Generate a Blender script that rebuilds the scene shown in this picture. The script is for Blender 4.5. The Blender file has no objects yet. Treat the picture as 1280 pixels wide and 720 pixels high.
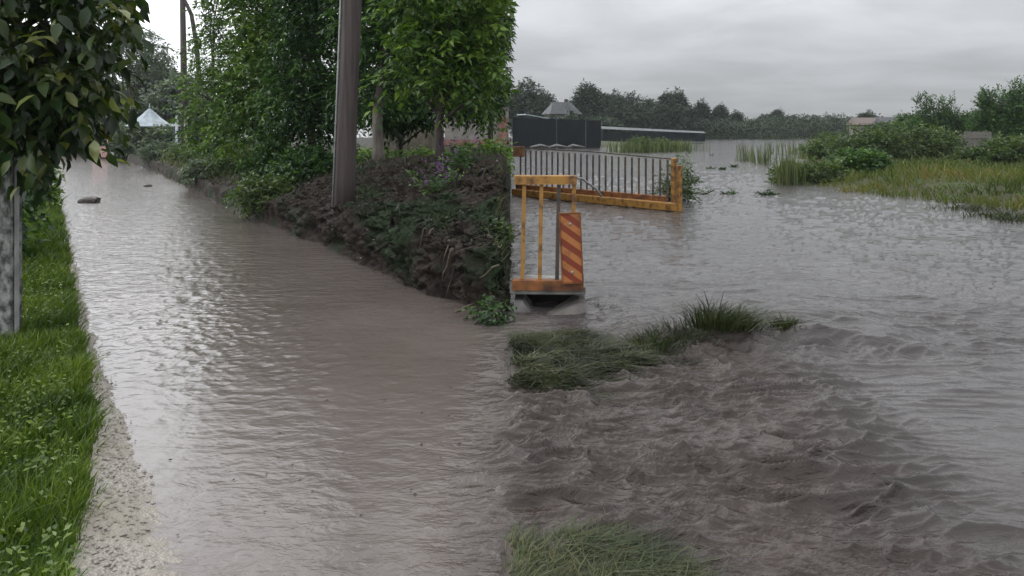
import bpy, math, random
import numpy as np
R = math.radians
C = bpy.context.scene.collection
scene = bpy.context.scene

# ---------------------------------------------------------------- camera, sky, sun, exposure
cam_d = bpy.data.cameras.new('camera')
cam = bpy.data.objects.new('camera', cam_d); C.objects.link(cam)
CAM_H = 1.7
cam.location = (0, 0, CAM_H); cam.rotation_euler = (R(90), 0, 0)
cam_d.sensor_width = 36; cam_d.lens = 28.125; cam_d.shift_y = -200/1280
cam_d.clip_start = 0.05; cam_d.clip_end = 3000
scene.camera = cam

SUN_EL, SUN_AZ = 52, -35          # azimuth from +Y towards +X
world = bpy.data.worlds.new('World'); scene.world = world
world.use_nodes = True
def build_sky():
    nt = world.node_tree; N = nt.nodes; L = nt.links
    N.clear()
    out = N.new('ShaderNodeOutputWorld'); bg = N.new('ShaderNodeBackground')
    L.new(bg.outputs[0], out.inputs[0]); bg.inputs[1].default_value = 0.1
    sky = N.new('ShaderNodeTexSky'); sky.sky_type = 'NISHITA'; sky.sun_disc = False
    sky.sun_elevation = R(SUN_EL); sky.sun_rotation = R(SUN_AZ)
    tc = N.new('ShaderNodeTexCoord'); sep = N.new('ShaderNodeSeparateXYZ')
    L.new(tc.outputs['Generated'], sep.inputs[0])
    def math_(op, a, b=None):
        m = N.new('ShaderNodeMath'); m.operation = op
        for i, v in enumerate((a, b)):
            if v is None: continue
            if isinstance(v, (int, float)): m.inputs[i].default_value = v
            else: L.new(v, m.inputs[i])
        return m.outputs[0]
    def ramp(v, lo, hi, a, b, interp='SMOOTHSTEP'):
        m = N.new('ShaderNodeMapRange'); m.interpolation_type = interp
        L.new(v, m.inputs[0])
        for i, q in enumerate((lo, hi, a, b)): m.inputs[i+1].default_value = q
        return m.outputs[0]
    zz = math_('ADD', math_('MAXIMUM', sep.outputs[2], 0), 0.13)
    comb = N.new('ShaderNodeCombineXYZ')
    L.new(math_('DIVIDE', sep.outputs[0], zz), comb.inputs[0])
    L.new(math_('DIVIDE', sep.outputs[1], zz), comb.inputs[1])
    nz = N.new('ShaderNodeTexNoise'); nz.inputs['Scale'].default_value = 1.25; nz.inputs['Detail'].default_value = 4
    nz.inputs['Roughness'].default_value = 0.52; nz.inputs['Distortion'].default_value = 0.35
    L.new(comb.outputs[0], nz.inputs['Vector'])
    cloud = ramp(nz.outputs[0], 0.32, 0.68, 0.88, 1.13)
    grad = ramp(sep.outputs[2], -0.01, 0.19, 0.335, 0.80)
    grad = math_('ADD', grad, ramp(sep.outputs[2], 0.15, 0.45, 0.0, 0.42))
    left = ramp(sep.outputs[0], 0.0, -0.34, 1.0, 2.7)                # thin bright cloud over the lane
    left = math_('ADD', 1.0, math_('MULTIPLY', math_('SUBTRACT', left, 1.0), ramp(sep.outputs[2], 0.75, 0.35, 0.25, 1.0)))
    lum = math_('MULTIPLY', math_('MULTIPLY', grad, cloud), left)
    lum = math_('MULTIPLY', lum, 10.0)
    col = N.new('ShaderNodeVectorMath'); col.operation = 'SCALE'
    col.inputs[0].default_value = (0.97, 0.99, 1.03); L.new(lum, col.inputs['Scale'])
    mix = N.new('ShaderNodeMix'); mix.data_type = 'RGBA'; mix.inputs[0].default_value = 0.95
    L.new(sky.outputs[0], mix.inputs[6]); L.new(col.outputs[0], mix.inputs[7])
    L.new(mix.outputs[2], bg.inputs[0])
build_sky()
sun_d = bpy.data.lights.new('sun', 'SUN'); sun = bpy.data.objects.new('sun', sun_d); C.objects.link(sun)
sun_d.energy = 0.9; sun_d.angle = R(70); sun_d.color = (1.0, 0.97, 0.92)
sun.rotation_euler = (R(90-SUN_EL), 0, R(180-SUN_AZ)); sun.location = (-30, 50, 60)
vs = scene.view_settings
vs.view_transform = 'Standard'; vs.look = 'None'; vs.gamma = 1; vs.exposure = 0.0; vs.use_curve_mapping = False
scene.render.engine = 'CYCLES'
cy = scene.cycles
cy.use_denoising = True; cy.max_bounces = 6; cy.transparent_max_bounces = 6; cy.volume_bounces = 0
cy.diffuse_bounces = 3; cy.glossy_bounces = 2; cy.transmission_bounces = 3; cy.caustics_reflective = False; cy.caustics_refractive = False

# ---------------------------------------------------------------- helpers
def smooth(a, b, x):
    t = np.clip((np.asarray(x, float)-a)/(b-a), 0, 1); return t*t*(3-2*t)
def _hash(ix, iy, seed):
    h = (ix.astype(np.int64)*374761393 + iy.astype(np.int64)*668265263 + seed*974634777) & 0xFFFFFFFF
    h = ((h ^ (h >> 13))*1274126177) & 0xFFFFFFFF
    h = ((h ^ (h >> 16))*2246822519) & 0xFFFFFFFF
    return ((h ^ (h >> 15)) & 0xFFFFFF)/float(0xFFFFFF)
def gnoise(x, y, seed=0):
    """gradient noise, about -1..1"""
    x = np.asarray(x, float); y = np.asarray(y, float)
    ix = np.floor(x); iy = np.floor(y); fx = x-ix; fy = y-iy
    u = fx*fx*fx*(fx*(fx*6-15)+10); v = fy*fy*fy*(fy*(fy*6-15)+10)
    def g(dx, dy):
        a = _hash(ix+dx, iy+dy, seed)*2*np.pi
        return np.cos(a)*(fx-dx) + np.sin(a)*(fy-dy)
    a = g(0, 0)*(1-u)+g(1, 0)*u; b = g(0, 1)*(1-u)+g(1, 1)*u
    return (a*(1-v)+b*v)*1.6
def fbm(x, y, seed=0, octs=4, gain=0.5):
    t = 0; a = 1; n = 0
    for k in range(octs):
        t = t + a*gnoise(x*2**k+k*17.3, y*2**k-k*9.1, seed+k*11); n += a; a *= gain
    return t/n
def ridged(x, y, seed=0, octs=4):
    t = 0; a = 1; n = 0
    for k in range(octs):
        t = t + a*(1-2*np.abs(gnoise(x*2**k+k*7.7, y*2**k+k*3.1, seed+k*5))); n += a; a *= 0.5
    return t/n
def gp(px, py, z=0.0):
    """ground point at height z seen at photo pixel (px, py)"""
    Y = (CAM_H-z)*1000.0/(py-160.0); return ((px-640)/1000.0*Y, Y, z)
def wp(px, py, Y):
    return ((px-640)/1000.0*Y, Y, CAM_H-(py-160)/1000.0*Y)
# lane frame: t along the lane, s across it
LD = np.array([-0.505, 0.863]); LN = np.array([0.863, 0.505])
def st(x, y): return LN[0]*x+LN[1]*y, LD[0]*x+LD[1]*y
def from_st(s, t): return LN[0]*s+LD[0]*t, LN[1]*s+LD[1]*t

def link(o, parent=None):
    C.objects.link(o)
    if parent is not None: o.parent = parent
    return o
def tag(o, label=None, cat=None, group=None, kind=None):
    if label: o['label'] = label
    if cat: o['category'] = cat
    if group: o['group'] = group
    if kind: o['kind'] = kind
    return o
def empty(name, loc, rz=0.0):
    o = bpy.data.objects.new(name, None); o.location = loc; o.rotation_euler.z = rz; o.empty_display_size = .2
    return link(o)
def mesh_np(name, V, F, mat, parent=None, smooth_=False, var=None):
    """V (n,3), F (m,k) all faces with k corners"""
    V = np.ascontiguousarray(V, np.float32); F = np.ascontiguousarray(F, np.int32)
    me = bpy.data.meshes.new(name); m, k = F.shape
    me.vertices.add(len(V)); me.vertices.foreach_set('co', V.ravel())
    me.loops.add(m*k); me.loops.foreach_set('vertex_index', F.ravel())
    me.polygons.add(m); me.polygons.foreach_set('loop_start', np.arange(m, dtype=np.int32)*k)
    if smooth_: me.polygons.foreach_set('use_smooth', np.ones(m, dtype=bool))
    if var is not None:
        at = me.attributes.new('var', 'FLOAT', 'FACE'); at.data.foreach_set('value', np.ascontiguousarray(var, np.float32))
    me.update(calc_edges=True); me.validate()
    me.materials.append(mat)
    return link(bpy.data.objects.new(name, me), parent)
class MB:
    def __init__(s): s.v = []; s.f = []; s.sm = []
    def add(s, vs, fs, sm=False):
        b = len(s.v); s.v += [tuple(v) for v in vs]; s.f += [tuple(i+b for i in f) for f in fs]; s.sm += [sm]*len(fs); return s
    def box(s, c, size, rz=0.0, rx=0.0, ry=0.0, bev=0.0):
        from mathutils import Euler, Vector
        e = Euler((rx, ry, rz)); x, y, z = (d/2 for d in size); c = Vector(c)
        if bev <= 0:
            vs = [c+Vector((a*x, b*y, d*z)) if False else c+_rot(e, (a*x, b*y, d*z)) for a in (-1, 1) for b in (-1, 1) for d in (-1, 1)]
            return s.add(vs, [(0, 1, 3, 2), (4, 6, 7, 5), (0, 4, 5, 1), (2, 3, 7, 6), (0, 2, 6, 4), (1, 5, 7, 3)])
        vs = []; idx = {}
        for a in (-1, 1):
            for b in (-1, 1):
                for d in (-1, 1):
                    for k, o in enumerate(((x, y-bev, z-bev), (x-bev, y, z-bev), (x-bev, y-bev, z))):
                        idx[a, b, d, k] = len(vs); vs.append(c+_rot(e, (a*o[0], b*o[1], d*o[2])))
        fs = []
        def q(*k): fs.append(tuple(idx[i] for i in k))
        for a in (-1, 1):
            q((a, -1, -1, 0), (a, 1, -1, 0), (a, 1, 1, 0), (a, -1, 1, 0)); q((-1, a, -1, 1), (1, a, -1, 1), (1, a, 1, 1), (-1, a, 1, 1))
            q((-1, -1, a, 2), (1, -1, a, 2), (1, 1, a, 2), (-1, 1, a, 2))
            for b in (-1, 1):
                q((a, b, -1, 0), (a, b, 1, 0), (a, b, 1, 1), (a, b, -1, 1)); q((a, -1, b, 0), (a, 1, b, 0), (a, 1, b, 2), (a, -1, b, 2))
                q((-1, a, b, 1), (1, a, b, 1), (1, a, b, 2), (-1, a, b, 2))
                for d in (-1, 1): q((a, b, d, 0), (a, b, d, 1), (a, b, d, 2))
        return s.add(vs, fs)
    def tube(s, pts, rad, n=8, cap=True, wob=0.0, rng=None):
        pts = [np.array(p, float) for p in pts]
        if not hasattr(rad, '__len__'): rad = [rad]*len(pts)
        vs = []; up = np.array([0.31, 0.17, 0.93])
        for i, p in enumerate(pts):
            d = pts[min(i+1, len(pts)-1)]-pts[max(i-1, 0)]; d = d/(np.linalg.norm(d)+1e-9)
            a = np.cross(d, up)
            if np.linalg.norm(a) < .1: a = np.cross(d, (1, 0, 0))
            a /= np.linalg.norm(a); b = np.cross(d, a)
            for k in range(n):
                w = 1+(rng.uniform(-wob, wob) if rng else 0)
                th = 2*math.pi*k/n; vs.append(p+(a*math.cos(th)+b*math.sin(th))*rad[i]*w)
        fs = [(i*n+k, i*n+(k+1) % n, (i+1)*n+(k+1) % n, (i+1)*n+k) for i in range(len(pts)-1) for k in range(n)]
        if cap: fs += [tuple(range(n-1, -1, -1)), tuple((len(pts)-1)*n+k for k in range(n))]
        return s.add(vs, fs, True)
    def build(s, name, mat, parent=None):
        me = bpy.data.meshes.new(name); me.from_pydata(s.v, [], s.f); me.update()
        import bmesh
        bm = bmesh.new(); bm.from_mesh(me); bmesh.ops.recalc_face_normals(bm, faces=bm.faces); bm.to_mesh(me); bm.free()
        me.polygons.foreach_set('use_smooth', s.sm); me.materials.append(mat)
        return link(bpy.data.objects.new(name, me), parent)
def _rot(e, v):
    from mathutils import Vector
    w = Vector(v); w.rotate(e); return w
def copy_tree(o, parent=None):
    c = o.copy(); C.objects.link(c); c.parent = parent
    for ch in list(o.children): copy_tree(ch, c)
    return c

# ---------------------------------------------------------------- materials
class NT:
    def __init__(s, name):
        s.m = bpy.data.materials.new(name); s.m.use_nodes = True; s.t = s.m.node_tree
        s.b = s.t.nodes['Principled BSDF']; s.out = s.t.nodes['Material Output']
    def n(s, typ, **kw):
        nd = s.t.nodes.new(typ)
        for k, v in kw.items():
            if k.startswith('i_'):
                key = k[2:].replace('_', ' ')
                nd.inputs[int(key) if key.isdigit() else key].default_value = v
            else: setattr(nd, k, v)
        return nd
    def l(s, a, b): s.t.links.new(a, b)
    def noise(s, scale, detail=4, rough=.55, vec=None, dist=0.0):
        nd = s.n('ShaderNodeTexNoise', i_Scale=scale, i_Detail=detail, i_Roughness=rough, i_Distortion=dist)
        if vec is not None: s.l(vec, nd.inputs['Vector'])
        return nd.outputs[0]
    def ramp(s, v, stops):
        r = s.n('ShaderNodeValToRGB'); e = r.color_ramp.elements
        e[0].position, e[0].color = stops[0][0], (*stops[0][1], 1)
        e[1].position, e[1].color = stops[-1][0], (*stops[-1][1], 1)
        for p, c in stops[1:-1]:
            q = e.new(p); q.color = (*c, 1)
        s.l(v, r.inputs[0]); return r.outputs[0]
    def map(s, v, lo, hi, a=0.0, b=1.0):
        m = s.n('ShaderNodeMapRange', interpolation_type='SMOOTHSTEP'); s.l(v, m.inputs[0])
        for i, q in enumerate((lo, hi, a, b)): m.inputs[i+1].default_value = q
        return m.outputs[0]
    def mixc(s, f, a, b):
        m = s.n('ShaderNodeMix', data_type='RGBA')
        for i, v in ((0, f), (6, a), (7, b)):
            if isinstance(v, (int, float)): m.inputs[i].default_value = v
            elif isinstance(v, tuple): m.inputs[i].default_value = (*v, 1)
            else: s.l(v, m.inputs[i])
        return m.outputs[2]
    def math(s, op, a, b=0.0):
        m = s.n('ShaderNodeMath', operation=op)
        for i, v in enumerate((a, b)):
            if isinstance(v, (int, float)): m.inputs[i].default_value = v
            else: s.l(v, m.inputs[i])
        return m.outputs[0]
    def pos(s): return s.n('ShaderNodeNewGeometry').outputs['Position']
    def obj(s): return s.n('ShaderNodeTexCoord').outputs['Object']
    def scale(s, v, sc, rot=(0, 0, 0)):
        m = s.n('ShaderNodeMapping'); s.l(v, m.inputs[0]); m.inputs['Scale'].default_value = sc; m.inputs['Rotation'].default_value = rot
        return m.outputs[0]
    def bump(s, h, strength, dist, prev=None):
        b = s.n('ShaderNodeBump', i_Strength=strength, i_Distance=dist); s.l(h, b.inputs['Height'])
        if prev is not None: s.l(prev, b.inputs['Normal'])
        return b.outputs[0]
    def fin(s, color=None, rough=None, normal=None, spec=None, metal=None):
        if color is not None:
            if isinstance(color, tuple): s.b.inputs['Base Color'].default_value = (*color, 1)
            else: s.l(color, s.b.inputs['Base Color'])
        if rough is not None:
            if isinstance(rough, (int, float)): s.b.inputs['Roughness'].default_value = rough
            else: s.l(rough, s.b.inputs['Roughness'])
        if normal is not None: s.l(normal, s.b.inputs['Normal'])
        if spec is not None: s.b.inputs['Specular IOR Level'].default_value = spec
        if metal is not None: s.b.inputs['Metallic'].default_value = metal
        return s.m
def leaf_mat(name, stops, rough=.42, trans=.28, patch=.6, tint=(1.5, 1.6, .6)):
    m = NT(name)
    a = m.n('ShaderNodeAttribute', attribute_name='var').outputs['Fac']
    pn = m.noise(patch, 2, .5, m.pos())
    v = m.math('ADD', a, m.math('MULTIPLY', m.math('SUBTRACT', pn, .5), .9))
    c = m.ramp(v, stops)
    m.fin(c, rough, spec=.45)
    tr = m.n('ShaderNodeBsdfTranslucent')
    tc = m.n('ShaderNodeMix', data_type='RGBA', blend_type='MULTIPLY'); tc.inputs[0].default_value = 1
    m.l(c, tc.inputs[6]); tc.inputs[7].default_value = (*tint, 1); m.l(tc.outputs[2], tr.inputs[0])
    mx = m.n('ShaderNodeMixShader'); mx.inputs[0].default_value = trans
    m.l(m.b.outputs[0], mx.inputs[1]); m.l(tr.outputs[0], mx.inputs[2]); m.l(mx.outputs[0], m.out.inputs[0])
    return m.m
def plain(name, c1, c2, scale=6, rough=.7, bump=.3, bd=.01, stretch=(1, 1, 1), detail=6, metal=0.0, lo=.35, hi=.65):
    m = NT(name); o = m.scale(m.obj(), stretch)
    nz = m.noise(scale, detail, .6, o); c = m.ramp(nz, [(lo, c1), (hi, c2)])
    fine = m.noise(scale*6, 4, .6, o)
    return m.fin(c, rough, m.bump(m.math('ADD', nz, m.math('MULTIPLY', fine, .4)), bump, bd), metal=metal)

M = {}
M['leaf_dark'] = leaf_mat('broad_leaf_dark', [(.05, (.012, .034, .010)), (.45, (.028, .078, .016)), (.8, (.065, .14, .026)), (1.0, (.13, .21, .05))])
M['leaf_bright'] = leaf_mat('broad_leaf_bright', [(.05, (.020, .052, .010)), (.42, (.058, .125, .018)), (.78, (.125, .215, .030)), (1.0, (.21, .30, .07))])
M['leaf_near'] = leaf_mat('walnut_leaf', [(.05, (.008, .020, .006)), (.4, (.018, .042, .010)), (.75, (.055, .085, .014)), (.95, (.15, .16, .03)), (1.0, (.35, .40, .22))], rough=.36, patch=3)
M['leaf_far'] = leaf_mat('far_leaf', [(.05, (.009, .021, .013)), (.5, (.022, .045, .022)), (1.0, (.060, .088, .036))], rough=.6, trans=.15, patch=.12)
M['leaf_hazed'] = leaf_mat('haze_greyed_leaf', [(.05, (.050, .075, .058)), (.5, (.105, .140, .100)), (1.0, (.18, .22, .15))], rough=.6, trans=.2, patch=.3)  # distance haze painted in: leaf colour greyed and lightened
M['leaf_bush'] = leaf_mat('bush_leaf', [(.05, (.024, .046, .014)), (.5, (.062, .105, .028)), (1.0, (.135, .175, .055))], rough=.5, patch=.5)
M['grass'] = leaf_mat('verge_grass', [(.05, (.020, .044, .006)), (.42, (.072, .125, .014)), (.8, (.165, .225, .030)), (1.0, (.24, .31, .13))], rough=.45, patch=1.6)
M['grass_wet'] = leaf_mat('flattened_grass', [(.05, (.013, .018, .009)), (.4, (.030, .045, .015)), (.75, (.075, .088, .030)), (1.0, (.19, .17, .10))], rough=.4, patch=2.5)
M['grass_olive'] = leaf_mat('olive_grass', [(.05, (.028, .046, .012)), (.40, (.070, .098, .022)), (.68, (.125, .130, .034)), (.95, (.19, .125, .048))], rough=.55, patch=.28)
M['grass_near'] = leaf_mat('near_grass_blade', [(.05, (.016, .026, .007)), (.45, (.046, .064, .015)), (.8, (.095, .11, .030)), (1.0, (.17, .13, .06))], rough=.45, patch=2.0)
M['reed'] = leaf_mat('reed_blade', [(.05, (.035, .055, .018)), (.5, (.075, .105, .032)), (1.0, (.16, .17, .07))], rough=.5, patch=.8)
M['litter'] = leaf_mat('dead_leaf', [(.0, (.012, .009, .007)), (.55, (.045, .036, .025)), (.8, (.035, .06, .02)), (.93, (.10, .085, .06)), (1.0, (.30, .29, .25))], trans=.05)
M['petal'] = leaf_mat('purple_petal', [(.0, (.10, .03, .12)), (1.0, (.26, .12, .30))], rough=.5, tint=(1.2, .8, 1.3))
M['bark'] = plain('bark', (.020, .016, .013), (.075, .062, .052), 9, .85, .7, .02, (1, 1, .25))
M['bark_pale'] = plain('pale_bark', (.07, .06, .05), (.17, .15, .125), 9, .85, .6, .02, (1, 1, .25))
M['pole'] = plain('weathered_pole_wood', (.030, .024, .024), (.085, .066, .058), 14, .8, .5, .01, (1, 1, .05))
M['pale_grey'] = plain('pale_grey_finish', (.20, .21, .21), (.36, .37, .36), 8, .5, .1, .003)
M['concrete'] = plain('old_concrete', (.13, .13, .12), (.30, .30, .28), 7, .85, .5, .01)
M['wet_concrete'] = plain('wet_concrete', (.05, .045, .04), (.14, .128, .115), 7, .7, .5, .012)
M['post_concrete'] = plain('mottled_post_concrete', (.045, .048, .045), (.30, .30, .29), 16, .8, .5, .01, (1, 1, .6), lo=.42, hi=.62)
M['rust_yellow'] = plain('rusty_yellow_paint', (.085, .035, .016), (.37, .19, .040), 7, .55, .4, .006, lo=.36, hi=.54)
M['rust_orange'] = plain('rusty_orange_paint', (.06, .024, .012), (.30, .11, .026), 6, .6, .4, .006)
M['bar_dark'] = plain('dark_bar_paint', (.045, .042, .04), (.16, .11, .07), 5, .5, .2, .003, lo=.4, hi=.7)
M['wood_grey'] = plain('grey_planks', (.09, .085, .075), (.20, .19, .165), 10, .85, .6, .01, (6, 6, .6))
M['fence_dark'] = plain('dark_sheet_fence', (.006, .008, .010), (.014, .018, .021), 2, .55, .2, .01, (4, 4, .4))
M['roof_grey'] = plain('grey_roof_sheet', (.035, .037, .042), (.07, .073, .078), 3, .7, .2, .01)
M['tin'] = plain('pale_blue_tin', (.20, .25, .28), (.38, .44, .48), 3, .4, .1, .004)
M['greenhouse_roof'] = plain('dull_sheeting', (.07, .078, .082), (.13, .14, .145), 2, .6, .2, .004)
M['brown_roof'] = plain('dull_brown_tiles', (.09, .07, .06), (.16, .125, .11), 6, .8, .3, .01)
M['white'] = plain('white_paint', (.55, .60, .66), (.72, .76, .80), 6, .5, .1, .003)
M['blue_dark'] = plain('dark_blue_paint', (.02, .03, .06), (.05, .07, .11), 6, .5, .1, .003)
M['plaster'] = plain('pale_plaster', (.19, .18, .155), (.31, .295, .26), 3, .9, .3, .008)
M['plaster_tan'] = plain('tan_plaster', (.15, .128, .10), (.26, .225, .18), 3, .9, .3, .008)
M['brick'] = plain('reddish_brick', (.20, .10, .075), (.33, .19, .15), 7, .9, .4, .01)
M['pink'] = plain('faded_pink_paint', (.42, .22, .19), (.58, .38, .34), 5, .7, .2, .004)
M['sand'] = plain('sandy_wall', (.45, .34, .22), (.62, .50, .36), 2, .9, .3, .01)
M['stone'] = plain('muddy_stone', (.018, .015, .013), (.085, .072, .062), 9, .75, .6, .02)
M['rubble'] = plain('pale_rubble', (.12, .11, .10), (.34, .33, .30), 9, .75, .5, .02)
M['stick'] = plain('peeled_stick', (.05, .038, .026), (.14, .108, .075), 12, .7, .4, .005)
M['rot'] = plain('rotten_stump_wood', (.010, .009, .008), (.045, .036, .028), 10, .85, .8, .02, (1, 1, .3))
M['rot'].node_tree.nodes['Principled BSDF'].inputs['Specular IOR Level'].default_value = .15
M['fence_dark'].node_tree.nodes['Principled BSDF'].inputs['Specular IOR Level'].default_value = .12
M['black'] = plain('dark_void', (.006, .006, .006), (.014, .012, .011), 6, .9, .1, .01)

def water_material():
    m = NT('muddy_flood_water'); P = m.pos()
    sep = m.n('ShaderNodeSeparateXYZ'); m.l(P, sep.inputs[0])
    X, Y = sep.outputs[0], sep.outputs[1]
    big = m.noise(.55, 4, .55, P)
    fine = m.noise(4.5, 5, .6, m.scale(P, (.5, 1, 1)))
    lane = m.ramp(big, [(.3, (.100, .082, .073)), (.7, (.136, .114, .103))])
    pond = m.ramp(big, [(.3, (.048, .043, .041)), (.7, (.078, .071, .068))])
    mud = m.ramp(fine, [(.3, (.030, .0215, .018)), (.7, (.068, .053, .046))])
    c = m.mixc(m.map(X, -.4, .6), lane, pond)
    # stirred silt below the overflow
    warp = m.math('MULTIPLY', m.math('SUBTRACT', m.noise(.9, 4, .6, P), .5), 1.6)
    mx = m.math('MULTIPLY', m.map(X, -.40, .15), m.map(m.math('ADD', X, warp), 2.5, 1.35))
    my = m.map(m.math('ADD', Y, m.math('MULTIPLY', warp, .5)), 6.9, 6.3)
    mask = m.math('MULTIPLY', mx, my)
    c = m.mixc(mask, c, mud)
    w1 = m.noise(7, 4, .6, m.scale(P, (.55, 1, 1)), dist=.6)
    w2 = m.noise(26, 3, .6, m.scale(P, (.6, 1, 1), (0, 0, R(25))), dist=.4)
    vor = m.n('ShaderNodeTexVoronoi', feature='SMOOTH_F1', i_Scale=9.0); m.l(m.scale(P, (1, .8, 1), (0, 0, R(-30))), vor.inputs['Vector'])
    rid = m.n('ShaderNodeTexNoise', noise_type='RIDGED_MULTIFRACTAL', i_Scale=5.0, i_Detail=4.0, i_Roughness=.55, i_Distortion=.5); m.l(m.scale(P, (.45, 1.15, 1)), rid.inputs['Vector'])
    calm = m.math('MULTIPLY', m.map(X, -.1, -.5), m.map(m.math('ADD', Y, m.math('MULTIPLY', X, -.35)), 11.0, 6.0))   # the near lane runs smoother
    amp = m.math('MULTIPLY', m.map(calm, 0, 1, .6, .2), m.map(X, -1.2, .3, .62, 1.0))
    smooth_near = m.math('MULTIPLY', m.math('MULTIPLY', m.map(Y, 7.0, 4.6), m.map(X, -.2, .4)), m.math('SUBTRACT', 1.0, mask))
    amp = m.math('ADD', m.math('MULTIPLY', amp, m.map(smooth_near, 0, 1, 1, .4)), m.math('MULTIPLY', mask, .05))
    nr = m.bump(w1, .6, .06); nr = m.bump(w2, .5, .016, nr); nr = m.bump(vor.outputs[0], .35, .012, nr); nr = m.bump(rid.outputs[0], .5, .018, nr)
    m.b.inputs['IOR'].default_value = 1.333
    for nd in m.t.nodes:
        if nd.type == 'BUMP': m.l(amp, nd.inputs['Strength'])
    return m.fin(c, m.mixc(mask, m.mixc(calm, (.06,)*3, (.18,)*3), (.10,)*3), nr, spec=.5)
M['water'] = water_material()
def soil_material(name, dark, light, green=None, gscale=.8, glo=.45, ghi=.6, rough=.8):
    m = NT(name); P = m.pos()
    n1 = m.noise(3.2, 7, .65, P); n2 = m.noise(22, 5, .6, P)
    c = m.ramp(m.math('ADD', m.math('MULTIPLY', n1, .6), m.math('MULTIPLY', n2, .4)), [(.36, dark), (.64, light)])
    if green: c = m.mixc(m.map(m.noise(gscale, 4, .6, P), glo, ghi), c, green)
    nr = m.bump(n1, .7, .08); nr = m.bump(n2, .7, .02, nr)
    return m.fin(c, rough, nr, spec=.2)
M['soil'] = soil_material('bank_soil', (.009, .0058, .0044), (.046, .034, .027), (.014, .026, .009), .7, .47, .60, .75)
M['verge'] = soil_material('verge_soil', (.020, .028, .010), (.045, .065, .018), (.02, .06, .01))
M['field'] = soil_material('field_soil', (.035, .035, .020), (.075, .075, .035), (.045, .065, .02))
M['mudlump'] = soil_material('wet_mud', (.030, .024, .021), (.085, .070, .062), rough=.4)
def gravel_material():
    m = NT('wet_gravel'); P = m.pos()
    v = m.n('ShaderNodeTexVoronoi', i_Scale=64.0, i_Randomness=1.0); m.l(P, v.inputs['Vector'])
    n = m.noise(2.5, 5, .6, P)
    c1 = m.ramp(v.outputs['Distance'], [(.05, (.44, .41, .35)), (.6, (.27, .245, .21))])
    c = m.mixc(m.map(n, .42, .62), c1, (.30, .27, .225))
    nr = m.bump(v.outputs['Distance'], .6, -.012); nr = m.bump(m.noise(60, 3, .6, P), .4, .006, nr)
    return m.fin(c, m.map(n, .3, .7, .25, .7), nr)
M['gravel'] = gravel_material()

# ---------------------------------------------------------------- terrain heights
def bank_h(x, y):
    x = np.asarray(x, float); y = np.asarray(y, float)
    s, t = st(x, y)
    toe = 3.38+.14*gnoise(t*.8, s*.1, 3)+.06*gnoise(t*2.6, 0*t, 4)+.3*smooth(18, 34, t)
    near = 1-smooth(11, 19, t)
    steep = .24+.22*near; top = .62+.52*near
    slope = smooth(toe+.15, toe+2.4, s)
    h = -.3+(steep+.3)*smooth(toe-.08, toe+.26, s)+(top-steep)*slope
    rough_ = smooth(toe-.05, toe+.3, s)*(1-.6*smooth(toe+2.0, toe+4.5, s))
    h = h+rough_*(.12*fbm(x*1.3, y*1.3, 7, 3)+.11*ridged(x*2.6, y*2.6, 9, 4)+.055*ridged(x*7, y*7, 10, 3)+.03*ridged(x*17, y*17, 14, 3))
    wob = -.16*np.maximum(0, gnoise(y*1.1, 0*y+2.2, 12)+.2)+.05*gnoise(y*4, 0*y, 13)
    edge = smooth(-.01, .11+.08*gnoise(y*2.3, 0*y+5, 16), -x+wob*.8-.015)
    h = -.3+(h+.3)*edge
    return np.maximum(h, -.3+.42*smooth(46.5, 49, y)*edge)
def grass_edge(t): return .27-.15*smooth(5.5, 3.0, t)+.075*fbm(t*1.1, 0*t, 88, 3)
def wet_edge(t): return .365-.055*smooth(4.6, 6.5, t)+.05*fbm(t*1.6, 0*t+3, 89, 3)
def verge_h(s, t):
    return .080+.012*fbm(s*1.5, t*1.5, 21, 3)+.05*smooth(-1, -6, s)-.14*smooth(grass_edge(t)-.05, grass_edge(t)+.06, s)
def gravel_h(s, t):
    f = np.clip((s-grass_edge(t))/(wet_edge(t)-grass_edge(t)+.02), 0, 3)
    return .058-.052*f+.014*fbm(s*7, t*7, 82, 4)+.012*ridged(s*11, t*11, 83, 2)*smooth(0, .5, f)
def shore_x(y):
    y = np.asarray(y, float)
    return np.where(y < 22.7, 7.7+(22.7-y)*.31, 7.7+(y-22.7)*.36)+.5*gnoise(y*.35, 0*y, 31)+.25*gnoise(y*1.1, 0*y, 32)
def isle_h(x, y):
    d = np.asarray(x, float)-shore_x(y)
    return -.12+.42*smooth(-.2, 4.0, d)+.05*fbm(np.asarray(x)*.6, np.asarray(y)*.6, 33, 3)+.25*smooth(6, 25, d)
def mound_h(x, y):
    # grassy hump at the foot of the bridge, and the grass at the camera's feet
    x = np.asarray(x, float); y = np.asarray(y, float)
    w = .25*fbm(x*1.6, y*1.6, 41, 3)
    a = 1-smooth(.45, 1.05, np.sqrt(((x-.22)/1.2)**2+((y-5.85)/1.0)**2)+w)
    b = 1-smooth(.55, 1.0, np.sqrt(((x-.14)/.92)**2+((y-2.65)/1.02)**2)+w*.7)
    e = smooth(-.14, .0, x+.05*gnoise(y*3, 0*y, 44))
    return -.14+(.20*a+.19*b)*e+.03*fbm(x*4, y*4, 43, 3)

# ---------------------------------------------------------------- ground and flood water
def ground_sheet():
    me = MB(); r = 480
    me.add([(-r, -60, -.45), (r, -60, -.45), (r, r, -.45), (-r, r, -.45)], [(0, 1, 2, 3)])
    return tag(me.build('ground', M['field']), 'low field soil under and beyond the flood water', kind='structure')
ground_sheet()

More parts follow.
